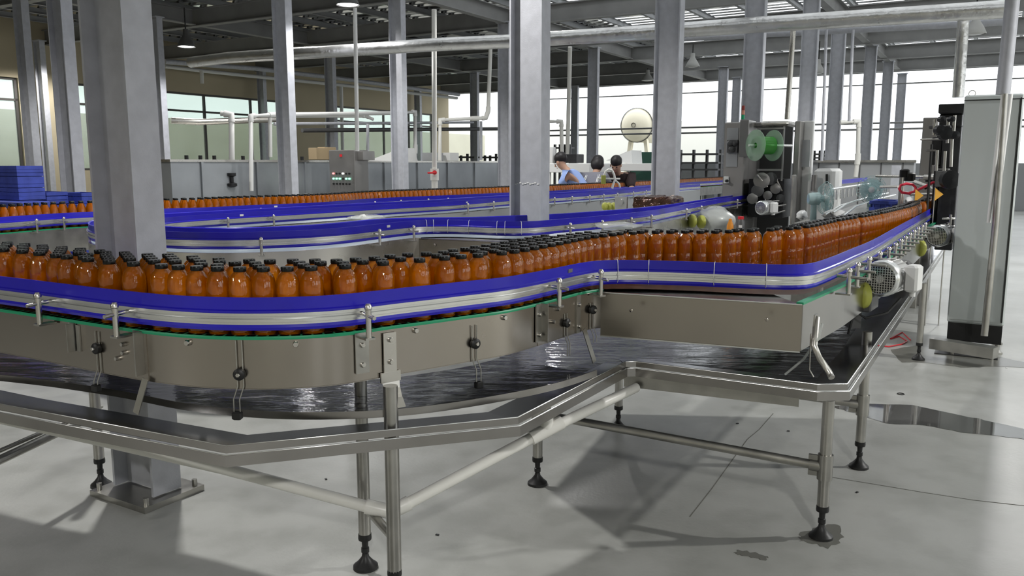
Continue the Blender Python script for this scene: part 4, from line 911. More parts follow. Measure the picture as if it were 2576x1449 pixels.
# white cabinet and fans
wc, c, s_ = bigbox('white_cabinet', WHITEP, 2038, 2102, 424, 600, 9.0, .5, 'white equipment cabinet beside the labelling machine, seen behind a fan', 'cabinet', z0=0, bev=.03)
b = MB(); b.tube([D(2049, 440, 8.9), D(2046, 480, 8.9)], .03, 8); b.build('handle', MACH, wc); b = MB(); b.tube([D(2080, 438, 8.9), D(2080, 462, 8.9)], .014, 6); b.build('latch', BLACK, wc)
def fan(pos, az, label, R=.155, zb=0.0):
    ax = Vector((math.sin(az), math.cos(az), 0)); o = thing('pedestal_fan', (pos.x, pos.y, zb), label, 'fan', 'pale blue fans'); sdv = Vector((math.cos(az), -math.sin(az), 0))
    b = MB(); b.lathe([(0, -.13), (.045, -.13), (.055, -.10), (.055, -.04), (.03, -.02), (.03, 0)], pos, 16, ax); b.build('motor_housing', FANGLS, o)
    b = MB()
    for rr_ in (.35, .6, .85, 1.0): b.tube([pos + ax * (.05 if rr_ < 1 else .02) + (sdv * math.cos(2 * PI * k / 28) + Vector((0, 0, 1)) * math.sin(2 * PI * k / 28)) * (R * rr_) for k in range(29)], .0028, 5)
    for k in range(26): a = 2 * PI * k / 26; dv = sdv * math.cos(a) + Vector((0, 0, 1)) * math.sin(a); b.tube([pos + ax * .06 + dv * .04, pos + ax * .055 + dv * R * .8, pos + ax * .02 + dv * R, pos - ax * .03 + dv * R * .75, pos - ax * .04 + dv * .05], .0016, 4)
    b.build('guard', FANGLS, o)
    for k in range(3):
        b = MB(); vs = []
        for i in range(5):
            for j in range(5):
                a = 2 * PI * k / 3 + (i - 2) * .36 * (1 + j * .12); rr_ = .03 + (R * .8 - .03) * j / 4; vs.append(pos + ax * (.02 + (i - 2) * .009) + (sdv * math.cos(a) + Vector((0, 0, 1)) * math.sin(a)) * rr_)
        b.add(vs, [(i * 5 + j, i * 5 + j + 1, (i + 1) * 5 + j + 1, (i + 1) * 5 + j) for i in range(4) for j in range(4)], True); b.build('blade', FANGLS, o)
    b = MB(); b.lathe([(.03, .0), (.032, .03), (.015, .045), (0, .045)], pos, 12, ax); b.build('hub', WHITEP, o)
    b = MB(); b.tube([pos - ax * .08, pos - ax * .08 - Vector((0, 0, .2)), Vector((pos.x, pos.y, zb + .03)) - ax * .08], [.022, .028, .016], 10); b.build('stand', FANGLS, o)
    b = MB(); b.lathe([(0, .03), (.1, .03), (.16, .01), (.16, 0), (0, 0)], Vector((pos.x, pos.y, zb)) - ax * .08, 20); b.build('base', WHITEP, o)
fan(D(2192, 477, 8.2), math.radians(200), 'pale blue pedestal fan facing the camera behind the bottles at right', .135)
fan(D(2072, 500, 7.2), math.radians(95), 'pale blue pedestal fan seen side-on in front of the white cabinet', .15)
# worker bench and things
def bench(x0, x1, y0, y1, d, label, dep=.9):
    c_, q_ = pxbox(x0, x1, y0, y1, d, dep); o = thing('work_bench', (c_.x, c_.y, 0), label, 'bench'); zt = c_.z + q_[2] / 2
    b = MB(); b.bbox(c_, q_, RZ, .01); b.build('top', WHITEP, o)
    for sx in (-1, 1):
        for sy in (-1, 1): q = Vector((c_.x, c_.y, 0)) + N * (sx * (q_[0] / 2 - .04)) + E * (sy * (dep / 2 - .05)); b = MB(); b.box(q + Vector((0, 0, (zt - q_[2]) / 2)), (.05, .05, zt - q_[2]), RZ); b.build('leg', WPIPE, o)
    c2 = Vector((c_.x, c_.y, .45)) + E * (dep / 2 - .1); b = MB(); b.box(c2, (q_[0] * .96, .04, .9), RZ); b.build('back_board', DARKM, o); return o
bench(1373, 1482, 411, 434, 14.4, 'white-topped bench with dark underside behind the worker in blue')
bench(1530, 1652, 411, 430, 15.2, 'white-topped bench behind the worker in the dark shirt')
def clutter(name, m_, x0, x1, y0, y1, d, label, cat, dep=.3, **k): return bigbox(name, m_, x0, x1, y0, y1, d, dep, label, cat, **k)
clutter('equipment_box', DARKM, 1395, 1412, 390, 410, 14.7, 'black box on the bench left of the worker in blue', 'box')
clutter('equipment_box', DARKM, 1421, 1450, 388, 410, 14.7, 'black box on the bench directly behind the worker in blue', 'box')
clutter('capping_unit', WHITEP, 1378, 1390, 370, 410, 14.8, 'small white bottle-shaped unit at the left end of the bench', 'unit', .12)
clutter('green_machine', mat('dark_green_paint', (.03, .10, .07), .5), 1586, 1645, 383, 440, 16.5, 'dark green machine body right of the seated workers', 'machine', .8, z0=0)
hp = D(1560, 408, 15.5); b = MB(); v = [D(1524, 404, 15.4), D(1590, 412, 15.2), D(1588, 378, 15.4), D(1575, 382, 15.4)]
b.add([p for p in v] + [p + E * .5 for p in v], [(0, 1, 2, 3), (7, 6, 5, 4), (0, 4, 5, 1), (1, 5, 6, 2), (2, 6, 7, 3), (3, 7, 4, 0)]); o = b.build('chute_cover', WHITEP); tag(o, 'sloping white hood on the bench behind the dark-shirted worker', 'hood')
b = MB(); v = [D(927, 404, 15.3), D(1010, 406, 15.3), D(1000, 372, 15.3), D(985, 382, 15.3)]; b.add(v + [p + E * .5 for p in v], [(0, 1, 2, 3), (7, 6, 5, 4), (0, 4, 5, 1), (1, 5, 6, 2), (2, 6, 7, 3), (3, 7, 4, 0)]); o = b.build('chute_cover', WHITEP); tag(o, 'sloping white hood on top of the grey tank right of the control box', 'hood')
clutter('carton', CARD, 776, 797, 372, 402, 15.0, 'brown cardboard carton on the tank left of the control box', 'carton')
clutter('carton', CARD, 799, 818, 370, 402, 15.2, 'brown cardboard carton next to the control box on the tank', 'carton')
clutter('grey_unit', GREYP, 1062, 1092, 384, 403, 15.6, 'small grey unit on the tank left of the thick drop pipe', 'unit', z0=1.36)
clutter('pale_unit', WHITEP, 1113, 1132, 384, 403, 15.8, 'small pale unit on the tank right of the thick drop pipe', 'unit', z0=1.36)
for k, (x, d) in enumerate(((1160, 18), (1176, 18.3), (1233, 19), (1248, 19.2), (1220, 18.8))):
    q = D(x, 405, d); b = MB(); b.tube([q, D(x, 391 - 4 * (k % 2), d)], .03, 6); b.tube([q + Vector((-.15, 0, .08)), q + Vector((.15, 0, .08))], .02, 6); o = b.build('clamp_fitting', BLACK); tag(o, 'black clamp fitting on the tank rim, seen right of the white pipes', 'fitting', 'black fittings on the tank rim')
# guard frame posts with arch hose
hz = thing('air_hose', D(1540, 470, 11.6), 'white hose arching over the far bottles beside the workers', 'hose'); b = MB()
b.tube(resample([Vector((0, 0, 0)), Vector((1, 0, 0))], 1, False) and [D(1518, 462, 11.6), D(1519, 443, 11.6), D(1524, 431, 11.6), D(1532, 426, 11.6), D(1540, 429, 11.6), D(1545, 440, 11.6), D(1547, 452, 11.6), D(1542, 466, 11.6), D(1540, 474, 11.6)], .016, 8); b.build('tube', PVC, hz)
b = MB(); b.tube([D(1504, 449, 11.6), D(1560, 450, 11.6)], .012, 6); b.tube([D(1547, 452, 11.6), D(1557, 462, 11.6), D(1560, 472, 11.6)], .012, 6); b.build('cross_bar', PVC, hz)
b = MB(); q = D(1518, 452, 11.5); b.box(q, (.06, .05, .12), 0); b.build('fitting', YELG, hz)
# horizontal tank outside
tc_ = D(1600, 315, 33.0); ot = thing('storage_tank', Vector((tc_.x, tc_.y, .0)), 'large round-ended cream storage tank on legs outside the end wall', 'tank'); R = .66
b = MB(); b.lathe([(0, -.25), (R * .4, -.22), (R * .75, -.12), (R, .08), (R, 2.6), (R * .7, 2.85), (0, 2.95)], tc_, 32, E); b.build('shell', BEIGE, ot)
b = MB(); b.lathe([(R * 1.01, .05), (R * 1.03, .05), (R * 1.03, .09), (R * 1.01, .09)], tc_, 32, E); b.build('weld_band', DGREY, ot)
b = MB(); b.lathe([(.09, -.05), (.09, .1)], tc_ - E * .24, 12, E); b.build('nozzle', DGREY, ot)
for sx in (-1, 1): b = MB(); b.bar(tc_ + E * .3 + N * (sx * .3) + Vector((0, 0, -.5)), Vector((tc_.x, tc_.y, 0)) + E * .3 + N * (sx * .62), .2, .14); b.build('leg', BEIGE, ot)
# dark shelving silhouettes on the far side (machine outlines against the windows)
def rack(x0, x1, y0, y1, d, label):
    c_, q_ = pxbox(x0, x1, y0, y1, d, .5); o = thing('conveyor_frame', (c_.x, c_.y, 0), label, 'machine frame'); zt = c_.z + q_[2] / 2
    for f in (0, .45, .8): b = MB(); b.box(Vector((c_.x, c_.y, zt - f * q_[2])), (q_[0], .5, .04), RZ); b.build('shelf', DGREY, o)
    for sx in (-.48, -.16, .16, .48): b = MB(); b.box(Vector((c_.x, c_.y, zt / 2 + .05)) + N * (sx * q_[0]), (.05, .08, zt + .1), RZ); b.build('upright', DGREY, o)
    return o
rack(1700, 1806, 388, 436, 19.0, 'dark machine frame between the middle column row and the labelling machine')
rack(1575, 1640, 398, 436, 20.0, 'dark machine frame right of the dark-shirted worker')
rack(1385, 1425, 372, 410, 24.0, 'dark machine frame by the windows behind the blue-shirted worker')
rack(2030, 2070, 388, 408, 22.0, 'dark rack on the far counter beside the labelling machine')
# ------------------------------------------------------------------ crates
def crate(x0, x1, y0, y1, d, dep, label, z0=None, group=None):
    c_, q_ = pxbox(x0, x1, y0, y1, d, dep, z0); o = thing('plastic_crate', (c_.x, c_.y, c_.z - q_[2] / 2), label, 'crate', group); w, dp, h = q_
    b = MB()
    for sx in (-1, 1): b.box(c_ + N * (sx * (w / 2 - .008)), (.016, dp, h), RZ); b.box(c_ + E * (sx * (dp / 2 - .008)), (w, .016, h), RZ)
    b.box(c_ - Vector((0, 0, h / 2 - .01)), (w, dp, .02), RZ)
    for k in range(int(w / .05)): b.box(c_ - E * (dp / 2 + .004) + N * (-w / 2 + .025 + k * .05), (.012, .008, h * .9), RZ)
    b.build('basket', BLUEC, o); b = MB()
    for z in (h / 2 - .015, -h / 2 + .02, 0): 
        for s__ in (-1, 1): b.box(c_ + E * (s__ * (dp / 2 + .004)) + Vector((0, 0, z)), (w + .02, .012, .03), RZ); b.box(c_ + N * (s__ * (w / 2 + .004)) + Vector((0, 0, z)), (.012, dp, .03), RZ)
    b.build('rim', BLUEC, o); return o
for k, (y0, y1) in enumerate(((417, 444), (444, 472), (472, 502))):
    crate(-90, -22, y0, y1, 7.0, .2, ['blue plastic crate at the left edge, top of the left stack', 'blue plastic crate at the left edge, middle of the left stack', 'blue plastic crate at the left edge, bottom seen of the left stack'][k])
    crate(-18, 42, y0, y1, 6.75, .19, ['blue plastic crate beside the thin columns, top of its stack', 'blue plastic crate beside the thin columns, middle of its stack', 'blue plastic crate beside the thin columns, lowest seen of its stack'][k])
pal = thing('pallet_stack', D(90, 540, 6.9), 'blue plastic base blocks under the crate stacks, mostly hidden by bottles', 'pallet'); pal.location.z = 0
b = MB(); c_, q_ = pxbox(-90, 45, 503, 560, 6.72, .22, 0.0); b.bbox(c_, q_, RZ); b.build('base', BLUEC, pal)
crate(66, 112, 482, 512, 7.4, .17, 'low blue crate just right of the crate stacks'); crate(160, 200, 484, 512, 7.5, .17, 'low blue crate between the two nearest left columns')
for x0, x1, z in ((66, 112, 0), (160, 200, 0)):
    c_, q_ = pxbox(x0, x1, 513, 560, 7.42, .17, 0.0); b = MB(); b.bbox(c_, q_, RZ); o = b.build('crate_base', BLUEC); tag(o, 'blue crate block standing under the low blue crate %s' % ('right of the stacks' if x0 == 66 else 'between the columns'), 'crate')
crate(2188, 2262, 505, 545, 7.6, .4, 'dark blue crate behind the bottles below the facing fan'); b = MB(); c_, q_ = pxbox(2190, 2260, 546, 590, 7.62, .38, 0.0); b.bbox(c_, q_, RZ); o = b.build('crate_base', BLUEC); tag(o, 'dark blue block carrying the crate below the facing fan', 'crate')
# brown film roll hanging over the empty conveyor
fr = thing('film_bundle', D(1640, 530, 7.8), 'bundle of glossy dark brown film lying across the empty conveyor rails', 'film'); rr = random.Random(9)
b = MB(); c_, q_ = pxbox(1592, 1690, 494, 528, 7.8, .35)
nx, ny, nz = 14, 5, 5; vs = []; 
P0 = c_ - N * (q_[0] / 2) - E * (q_[1] / 2) - Vector((0, 0, q_[2] / 2)); grid = {}
def gp(i, j, k): 
    key = (i, j, k)
    if key not in grid: grid[key] = P0 + N * (q_[0] * i / nx) + E * (q_[1] * j / ny) + Vector((0, 0, q_[2] * k / nz)) + Vector((rr.uniform(-.008, .008), rr.uniform(-.008, .008), rr.uniform(-.008, .008))) - Vector((0, 0, .02 if (i in (0, nx) and k == nz) else 0))
    return grid[key]
def face(f, a, bn):
    for i in range(a):
        for j in range(bn): b.add([f(i, j), f(i + 1, j), f(i + 1, j + 1), f(i, j + 1)], [(0, 1, 2, 3)])
face(lambda i, k: gp(i, 0, k), nx, nz); face(lambda i, k: gp(i, ny, k), nx, nz); face(lambda j, k: gp(0, j, k), ny, nz); face(lambda j, k: gp(nx, j, k), ny, nz); face(lambda i, j: gp(i, j, nz), nx, ny); face(lambda i, j: gp(i, j, 0), nx, ny)
b.build('roll', BROWNF, fr)
b = MB(); c_, q_ = pxbox(1640, 1668, 505, 560, 7.7, .06); P0 = c_; vs = []
for i in range(9):
    for k in range(5): vs.append(c_ + N * (q_[0] * (k / 4 - .5) * (1 - .45 * i / 8)) + Vector((0, 0, q_[2] * (.5 - i / 8))) + E * rr.uniform(-.015, .015))
b.add(vs, [(i * 5 + k, i * 5 + k + 1, (i + 1) * 5 + k + 1, (i + 1) * 5 + k) for i in range(8) for k in range(4)], True); b.build('hanging_strip', BROWNF, fr)
b = MB(); p_ = D(1563, 516, 7.9); b.box(p_, (.12, .03, .16), RZ); b.lathe([(.03, 0), (.03, .02), (0, .02)], p_ - E * .02 + Vector((0, 0, .03)), 12, -E); b.build('end_plate', ALU, fr)
# small bottles and cloths among the machinery
o = thing('grease_bottle', D(1862, 590, 6.2), 'grey cylindrical bottle with a red cap standing behind the amber bottles', 'bottle'); o.location.z = D(1862, 590, 6.2).z
q = D(1862, 590, 6.2); b = MB(); b.lathe([(0, 0), (.031, 0), (.031, .095), (.022, .11), (.02, .12)], q, 16); b.build('body', DGREY, o); b = MB(); b.lathe([(.022, .115), (.022, .135), (0, .137)], q, 14); b.build('cap', REDM, o); b = MB(); b.box(q + Vector((-.01, -.032, .05)), (.025, .004, .045), 0); b.build('label', WHITEP, o)
b = MB(); c_, q_ = pxbox(1825, 1885, 592, 600, 6.1, .2); b.box(c_, q_, RZ); o = b.build('tray_shelf', STEELD); tag(o, 'small steel ledge under the red-capped bottle', 'ledge')
q = D(1836, 590, 6.1); b = MB(); b.lathe([(0, 0), (.022, .0), (.026, .02), (.024, .07), (.012, .1), (.012, .115), (0, .12)], q, 14); o = b.build('oil_bottle', mat('orange_oil', (.75, .28, .03), .3)); tag(o, 'small orange squeeze bottle left of the red-capped bottle', 'bottle')
def cloth(x0, x1, y0, y1, d, label, m_=WHITEP, seed=1):
    rr = random.Random(seed); c_, q_ = pxbox(x0, x1, y0, y1, d, .25); o = thing('crumpled_bag', (c_.x, c_.y, c_.z - q_[2] / 2), label, 'bag'); vs = []; n, m = 16, 9
    for i in range(m):
        for k in range(n):
            th = PI * i / (m - 1); ph = 2 * PI * k / n; s = 1 + rr.uniform(-.22, .22); vs.append(c_ + N * (q_[0] / 2 * math.sin(th) * math.cos(ph) * s) + E * (q_[1] / 2 * math.sin(th) * math.sin(ph) * s) + Vector((0, 0, q_[2] / 2 * math.cos(th) * (1 + rr.uniform(-.1, .1)))))
    b = MB(); b.add(vs, [(i * n + k, i * n + (k + 1) % n, (i + 1) * n + (k + 1) % n, (i + 1) * n + k) for i in range(m - 1) for k in range(n)], True); b.build('film', m_, o)
cloth(2063, 2133, 528, 560, 6.9, 'crumpled white plastic bag lying between fan and bottles at right', WHITEP, 2)
cloth(2272, 2298, 496, 516, 7.4, 'small white rounded bag behind the bottles near the red hose', WHITEP, 4)
cloth(1998, 2030, 530, 556, 7.5, 'white rag hanging right of the labelling machine leg', WHITEP, 6)
cloth(1486, 1590, 560, 578, 4.9, 'loose clear plastic film on the empty conveyor behind the caps', CLEAR, 8)
cloth(860, 925, 541, 556, 5.55, 'clear plastic cover with a white hoop inside the looping conveyor', CLEAR, 11)
b = MB(); b.tube([D(905, 553, 5.6), D(908, 544, 5.6), D(915, 543, 5.6), D(925, 552, 5.6)], .012, 8); o = b.build('white_hoop', WHITEP); tag(o, 'white curved hoop standing inside the looping conveyor', 'hoop')
# pallets for bags: support ledges behind the near line
sp_ = thing('steel_cabinet', D(2120, 600, 7.3), 'low steel cabinet behind the right-hand bottles, between the fans', 'cabinet'); sp_.location.z = 0
b = MB(); c_, q_ = pxbox(1995, 2150, 560, 620, 7.0, .5, 0.0); b.bbox(c_, q_, RZ); b.build('body', STEELD, sp_)
b = MB(); c_, q_ = pxbox(2265, 2330, 517, 570, 7.5, .4, 0.0); b.bbox(c_, q_, RZ); b.build('end_body', STEELD, sp_)
# single-lane conveyor between fans
DP = [D(2075, 541, 6.6), D(2112, 518, 7.6), D(2165, 501, 8.6), D(2220, 490, 9.8)]; dc = thing('lane_conveyor', (DP[0].x, DP[0].y, 0), 'narrow empty steel lane running away between the two fans', 'conveyor')
for o_ in (0, .06, .14):
    b = MB(); b.tube([p + N * o_ + Vector((0, 0, .02 * (o_ == .06))) for p in DP], .010, 6); b.build('guide_bar', ALU, dc)
b = MB(); vs = []
for p in DP: vs += [p - N * .05 - Vector((0, 0, .06)), p + N * .2 - Vector((0, 0, .06))]
b.add(vs, [(2 * i, 2 * i + 1, 2 * i + 3, 2 * i + 2) for i in range(3)]); b.build('belt', STEELD, dc)
for k in range(9):
    p = D(2095 + k * 10, 480 - k * 1.5, 8.6 + k * .25); b = MB(); b.tube([p, p + Vector((0, 0, -.10))], .008, 6); b.build('post', ALU, dc)
b = MB(); b.tube([D(2090, 476, 8.5), D(2188, 462, 10.8)], .014, 6); b.build('guide_bar', ALU, dc); b = MB(); b.bar(D(2100, 459, 9.4), D(2182, 451, 11.4), .01, .05); b.build('blue_rail', BLUE, dc)
for p in DP[::2]: b = MB(); b.tube([Vector((p.x, p.y, 0)), p - Vector((0, 0, .06))], .02, 8); b.build('leg', STEELD, dc)
# bars, hoses and flags at the machine infeed
inf = thing('infeed_guide', D(2300, 520, 7.0), 'steel guide bars and sensors over the far end of the right-hand bottles', 'guide'); inf.location.z = 0
for a, c_, r_ in (((2205, 443, 8), (2365, 446, 7), .014), ((2215, 470, 7.4), (2260, 470, 7.2), .012), ((2290, 489, 6.9), (2365, 488, 6.7), .012), ((2300, 460, 7), (2330, 470, 6.9), .025), ((2335, 470, 6.9), (2364, 471, 6.8), .012), ((2338, 472, 6.8), (2364, 484, 6.7), .02), ((2325, 446, 7), (2365, 446, 6.9), .022)): b = MB(); b.tube([D(*a), D(*c_)], r_, 8); b.build('guide_bar', STEEL, inf)
for x in (2268, 2272): b = MB(); b.tube([D(x, 445, 7.4), Vector((D(x, 445, 7.4).x, D(x, 445, 7.4).y, 0))], .018, 8); b.build('post', STEELD, inf)
for x, y, r_ in ((2275, 446, .04), (2288, 455, .045), (2340, 458, .04)): b = MB(); b.lathe([(0, 0), (r_, 0), (r_, .06), (r_ * .6, .07), (0, .07)], D(x, y, 7.1), 12); b.build('sensor', BLACK, inf)
for x, y in ((2312, 492), (2362, 489)):
    p = D(x, y, 6.5); b = MB(); b.add([p + Vector((-.03, 0, .05)), p + Vector((.035, 0, -.0)), p + Vector((-.03, 0, -.05)), p + Vector((-.03, .006, .05)), p + Vector((.035, .006, 0)), p + Vector((-.03, .006, -.05))], [(0, 2, 1), (3, 4, 5), (0, 1, 4, 3), (1, 2, 5, 4), (2, 0, 3, 5)]); b.build('amber_flag', mat('amber_flag', (.75, .38, .04), .4), inf)
o = thing('red_hose', D(2270, 480, 6.7), 'red air hose looped over the infeed guides', 'hose')
b = MB(); L_ = [(2290, 487), (2268, 484), (2262, 475), (2266, 466), (2280, 462), (2296, 464), (2304, 472), (2300, 482), (2286, 486)]; b.tube([D(x, y, 6.7) for x, y in L_], .011, 8)
b.tube([D(x, y, 6.6) for x, y in [(2308, 478), (2330, 468), (2345, 460), (2358, 458), (2370, 464), (2376, 474), (2374, 488)]], .011, 8); b.tube([D(2306, 486, 6.6), D(2306, 506, 6.6)], .009, 6); b.build('tube', PINKR, o)
# rods and dark brackets along the right line (behind the motors)
for k, (x, y) in enumerate(((2385, 560), (2392, 540), (2375, 575))): b = MB(); p = D(x, y, 6.2); b.tube([p, p - Vector((0, 0, .12))], .01, 6); b.tube([p + Vector((-.06, 0, -.03)), p + Vector((.06, 0, -.03))], .007, 6); b.build('rail_post', STEEL, convA)
# ------------------------------------------------------------------ lamps
def lamp(px, py, d, label, lit, r=.26, cord=True):
    p = D(px, py, d); o = thing('bay_lamp', p, label, 'lamp', 'hanging bay lamps'); b = MB(); b.lathe([(r, 0), (r * 1.02, .012), (r * .75, .10), (r * .34, .20), (r * .3, .30), (0, .31)], p, 24); b.build('reflector', DGREY if lit else mat('lamp_enamel', (.5, .5, .48), .4), o)
    b = MB(); b.lathe([(r * .93, .012), (r * .6, -.004), (0, -.01)], p, 24); b.build('diffuser', mat('lamp_lit', (1, 1, 1), emit=(1, 1, .98), estr=9) if lit else mat('lamp_glass', (.6, .6, .58), .3), o)
    b = MB(); b.tube([p + Vector((0, 0, .3)), Vector((p.x, p.y, max(p.z + .35, 4.0)))], .012, 6); b.build('cord', BLACK, o)
    if lit:
        ld = bpy.data.lights.new('bay_or_fill_light', 'SPOT'); ld.energy = 260; ld.spot_size = math.radians(150); ld.spot_blend = .4; ld.shadow_soft_size = .12; lo = bpy.data.objects.new('bay_or_fill_light', ld); COL.objects.link(lo); lo.location = p - Vector((0, 0, .03))
lamp(875, 13, 11.6, 'lit hanging bay lamp at the top left of centre', True, .155)
lamp(469, 118, 15.0, 'lit hanging bay lamp between the nearest column and the next ones', True, .15)
lamp(1629, 203, 24.5, 'unlit pale bay lamp over the workers', False, .17); lamp(1742, 168, 19.5, 'unlit dark bay lamp right of the column behind the film roll', False, .16); lamp(2058, 184, 19.0, 'unlit pale bay lamp between two right-hand columns', False, .14); lamp(2452, 86, 12.5, 'unlit dark bay lamp over the grey cabinet', False, .15)
for (x, y, z, e, r_) in LIGHTS:
    ld = bpy.data.lights.new('bay_or_fill_light', 'SPOT'); ld.energy = e; ld.spot_size = math.radians(155); ld.spot_blend = .35; ld.shadow_soft_size = r_; ld.color = (1, .985, .96); lo = bpy.data.objects.new('bay_or_fill_light', ld); COL.objects.link(lo); lo.location = (x, y, z)  # no lamp bodies here; some of these unseen spots only add fill light
# ------------------------------------------------------------------ people
def person(pos, az, pose, shirt, label, hs=1.0, stripes=False, long_hair=False):
    """one continuous skinned body; clothes are slightly larger skins over it. Local frame: +Y forward."""
    root = thing('person', pos, label, 'person'); root.rotation_euler.z = -az
    J = pose['J']; 
    def skin(name, chains, m_, grow=0.0, sub=2, par=root):
        vs = []; es = []; rs = []; ids = {}
        for ch in chains:
            prev = None
            for nm, r_ in ch:
                key = nm
                if key not in ids: ids[key] = len(vs); vs.append(J[nm]); rs.append(r_ + grow)
                i = ids[key]
                if prev is not None: es.append((prev, i))
                prev = i
        me = bpy.data.meshes.new(name); me.from_pydata([tuple(v) for v in vs], es, []); o = bpy.data.objects.new(name, me); COL.objects.link(o); o.parent = par
        sk = o.modifiers.new('s', 'SKIN'); sk.use_smooth_shade = True
        for i, r_ in enumerate(rs): me.skin_vertices[0].data[i].radius = (r_, r_) if not isinstance(r_, tuple) else r_
        me.skin_vertices[0].data[0].use_root = True; sb = o.modifiers.new('d', 'SUBSURF'); sb.levels = sub; sb.render_levels = sub; me.materials.append(m_); return o
    hand = []
    body = [[('pel', .13), ('waist', .12), ('chest', .14), ('neck0', .065), ('neck1', .052), ('head0', .078), ('head1', .086), ('head2', .060)],
            [('chest', .14), ('shR', .062), ('elR', .042), ('wrR', .027), ('paR', .034)], [('chest', .14), ('shL', .062), ('elL', .042), ('wrL', .027), ('paL', .034)],
            [('pel', .13), ('hipR', .095), ('knR', .062), ('anR', .042), ('toR', .04)], [('pel', .13), ('hipL', .095), ('knL', .062), ('anL', .042), ('toL', .04)]]
    for s_ in 'RL':
        w = Vector(J['wr' + s_]); p_ = Vector(J['pa' + s_]); d = (p_ - w).normalized(); sdv = d.cross(Vector((0, 0, 1))).normalized(); sg = 1 if s_ == 'R' else -1
        for k, (off, ln) in enumerate(((-.028, .062), (-.009, .074), (.010, .070), (.028, .054))):
            a1 = p_ + d * .03 + sdv * off; a2 = a1 + d * ln * .5 - Vector((0, 0, .012)); a3 = a1 + d * ln * .85 - Vector((0, 0, .034)); J['f%s%da' % (s_, k)] = a1; J['f%s%db' % (s_, k)] = a2; J['f%s%dc' % (s_, k)] = a3
            body.append([('pa' + s_, .034), ('f%s%da' % (s_, k), .0095), ('f%s%db' % (s_, k), .009), ('f%s%dc' % (s_, k), .0075)])
        t1 = p_ - sdv * (.035 * sg) - d * .01; t2 = t1 - sdv * (.02 * sg) + d * .03; J['t%sa' % s_] = t1; J['t%sb' % s_] = t2; body.append([('pa' + s_, .034), ('t%sa' % s_, .012), ('t%sb' % s_, .009)])
    bo = skin('body', body, SKIN, 0, 2)
    J['shRm'] = Vector(J['shR']).lerp(Vector(J['elR']), .75); J['shLm'] = Vector(J['shL']).lerp(Vector(J['elL']), .75)
    skin('shirt', [[('pel', .145), ('waist', .14), ('chest', .16), ('neck0', .078)], [('chest', .16), ('shR', .08), ('shRm', .062)], [('chest', .16), ('shL', .08), ('shLm', .062)]], shirt, .0, 2)
    skin('trousers', [[('pel', .135), ('hipR', .105), ('knR', .074), ('anR', .058)], [('pel', .135), ('hipL', .105), ('knL', .074), ('anL', .058)]], mat('dark_trousers', (.03, .03, .04), .7), .006, 2)
    for s_ in 'RL':
        b = MB(); q = Vector(J['to' + s_]); b.bbox(q + Vector((0, -.03, .0)), (.09, .25, .075), 0, .02); b.build('shoe', BLACK); o = bpy.data.objects[-1] if False else None
    # head details
    h1 = Vector(J['head1']); h0 = Vector(J['head0']); fw = Vector(pose['face']).normalized(); up = (h1 - Vector(J['neck1'])).normalized(); fw = (fw - up * fw.dot(up)).normalized(); sd2 = fw.cross(up)
    hc = h1 + up * .012
    def ell(c_, rx, ry, rz_, m_, nm, n=14, lo=0.0, hi=PI):
        b = MB(); vs = []
        for i in range(9):
            for k in range(n):
                th = lo + (hi - lo) * i / 8; ph = 2 * PI * k / n; vs.append(c_ + sd2 * (rx * math.sin(th) * math.cos(ph)) + fw * (ry * math.sin(th) * math.sin(ph)) + up * (rz_ * math.cos(th)))
        b.add(vs, [(i * n + k, i * n + (k + 1) % n, (i + 1) * n + (k + 1) % n, (i + 1) * n + k) for i in range(8) for k in range(n)], True); return b
    def put(b, nm, m_): o = b.build(nm, m_); o.parent = root; return o
    put(ell(hc - fw * .018 + up * .022, .094, .105, .098, HAIR, 'hair'), 'hair', HAIR)
    if long_hair: put(ell(hc - fw * .03 - up * .03, .108, .095, .125, HAIR, 'hair'), 'hair_back', HAIR)
    b = MB(); fc = h0 + up * .035 + fw * .075; b.tube([fc + up * .02, fc + fw * .018 - up * .01, fc - up * .022], [.008, .012, .009], 8); put(b, 'nose', SKIN)
    b = MB()
    for sx in (-1, 1): b.lathe([(0, -.004), (.011, 0), (0, .004)], fc + sd2 * (sx * .032) + up * .022, 8, fw)
    put(b, 'eyes', HAIR); b = MB(); b.tube([fc - up * .045 - sd2 * .02, fc - up * .047 + fw * .003, fc - up * .045 + sd2 * .02], .005, 6); put(b, 'mouth', mat('lips', (.4, .15, .13), .5))
    for sx in (-1, 1): b = MB(); b.lathe([(0, -.006), (.018, -.004), (.024, .004), (0, .008)], h0 + up * .045 + sd2 * (sx * .086), 10, sd2 * sx); put(b, 'ear', SKIN)
    if stripes:
        c_ = Vector(J['chest']); n0 = Vector(J['neck0']); W = WHITEP
        for sx, m_ in ((-1, WHITEP), (1, WHITEP)):
            for o_ in (0, .022): b = MB(); b.tube([Vector(J['sh' + ('R' if sx > 0 else 'L')]) * .45 + n0 * .55 + Vector((sx * o_, -.09, .02)), c_ + Vector((sx * (.10 + o_), -.165, -.02)), Vector(J['waist']) + Vector((sx * (.10 + o_), -.15, 0))], .007, 6); put(b, 'stripe', m_)
        b = MB(); b.tube([Vector(J['shL']) + Vector((-.01, -.06, 0)), c_ + Vector((-.16, -.10, -.05)), Vector(J['waist']) + Vector((-.13, -.07, 0))], .014, 6); put(b, 'red_stripe', REDM)
    for o in list(bpy.data.objects):
        if o.name.startswith('shoe') and o.parent is None: o.parent = root
    return root
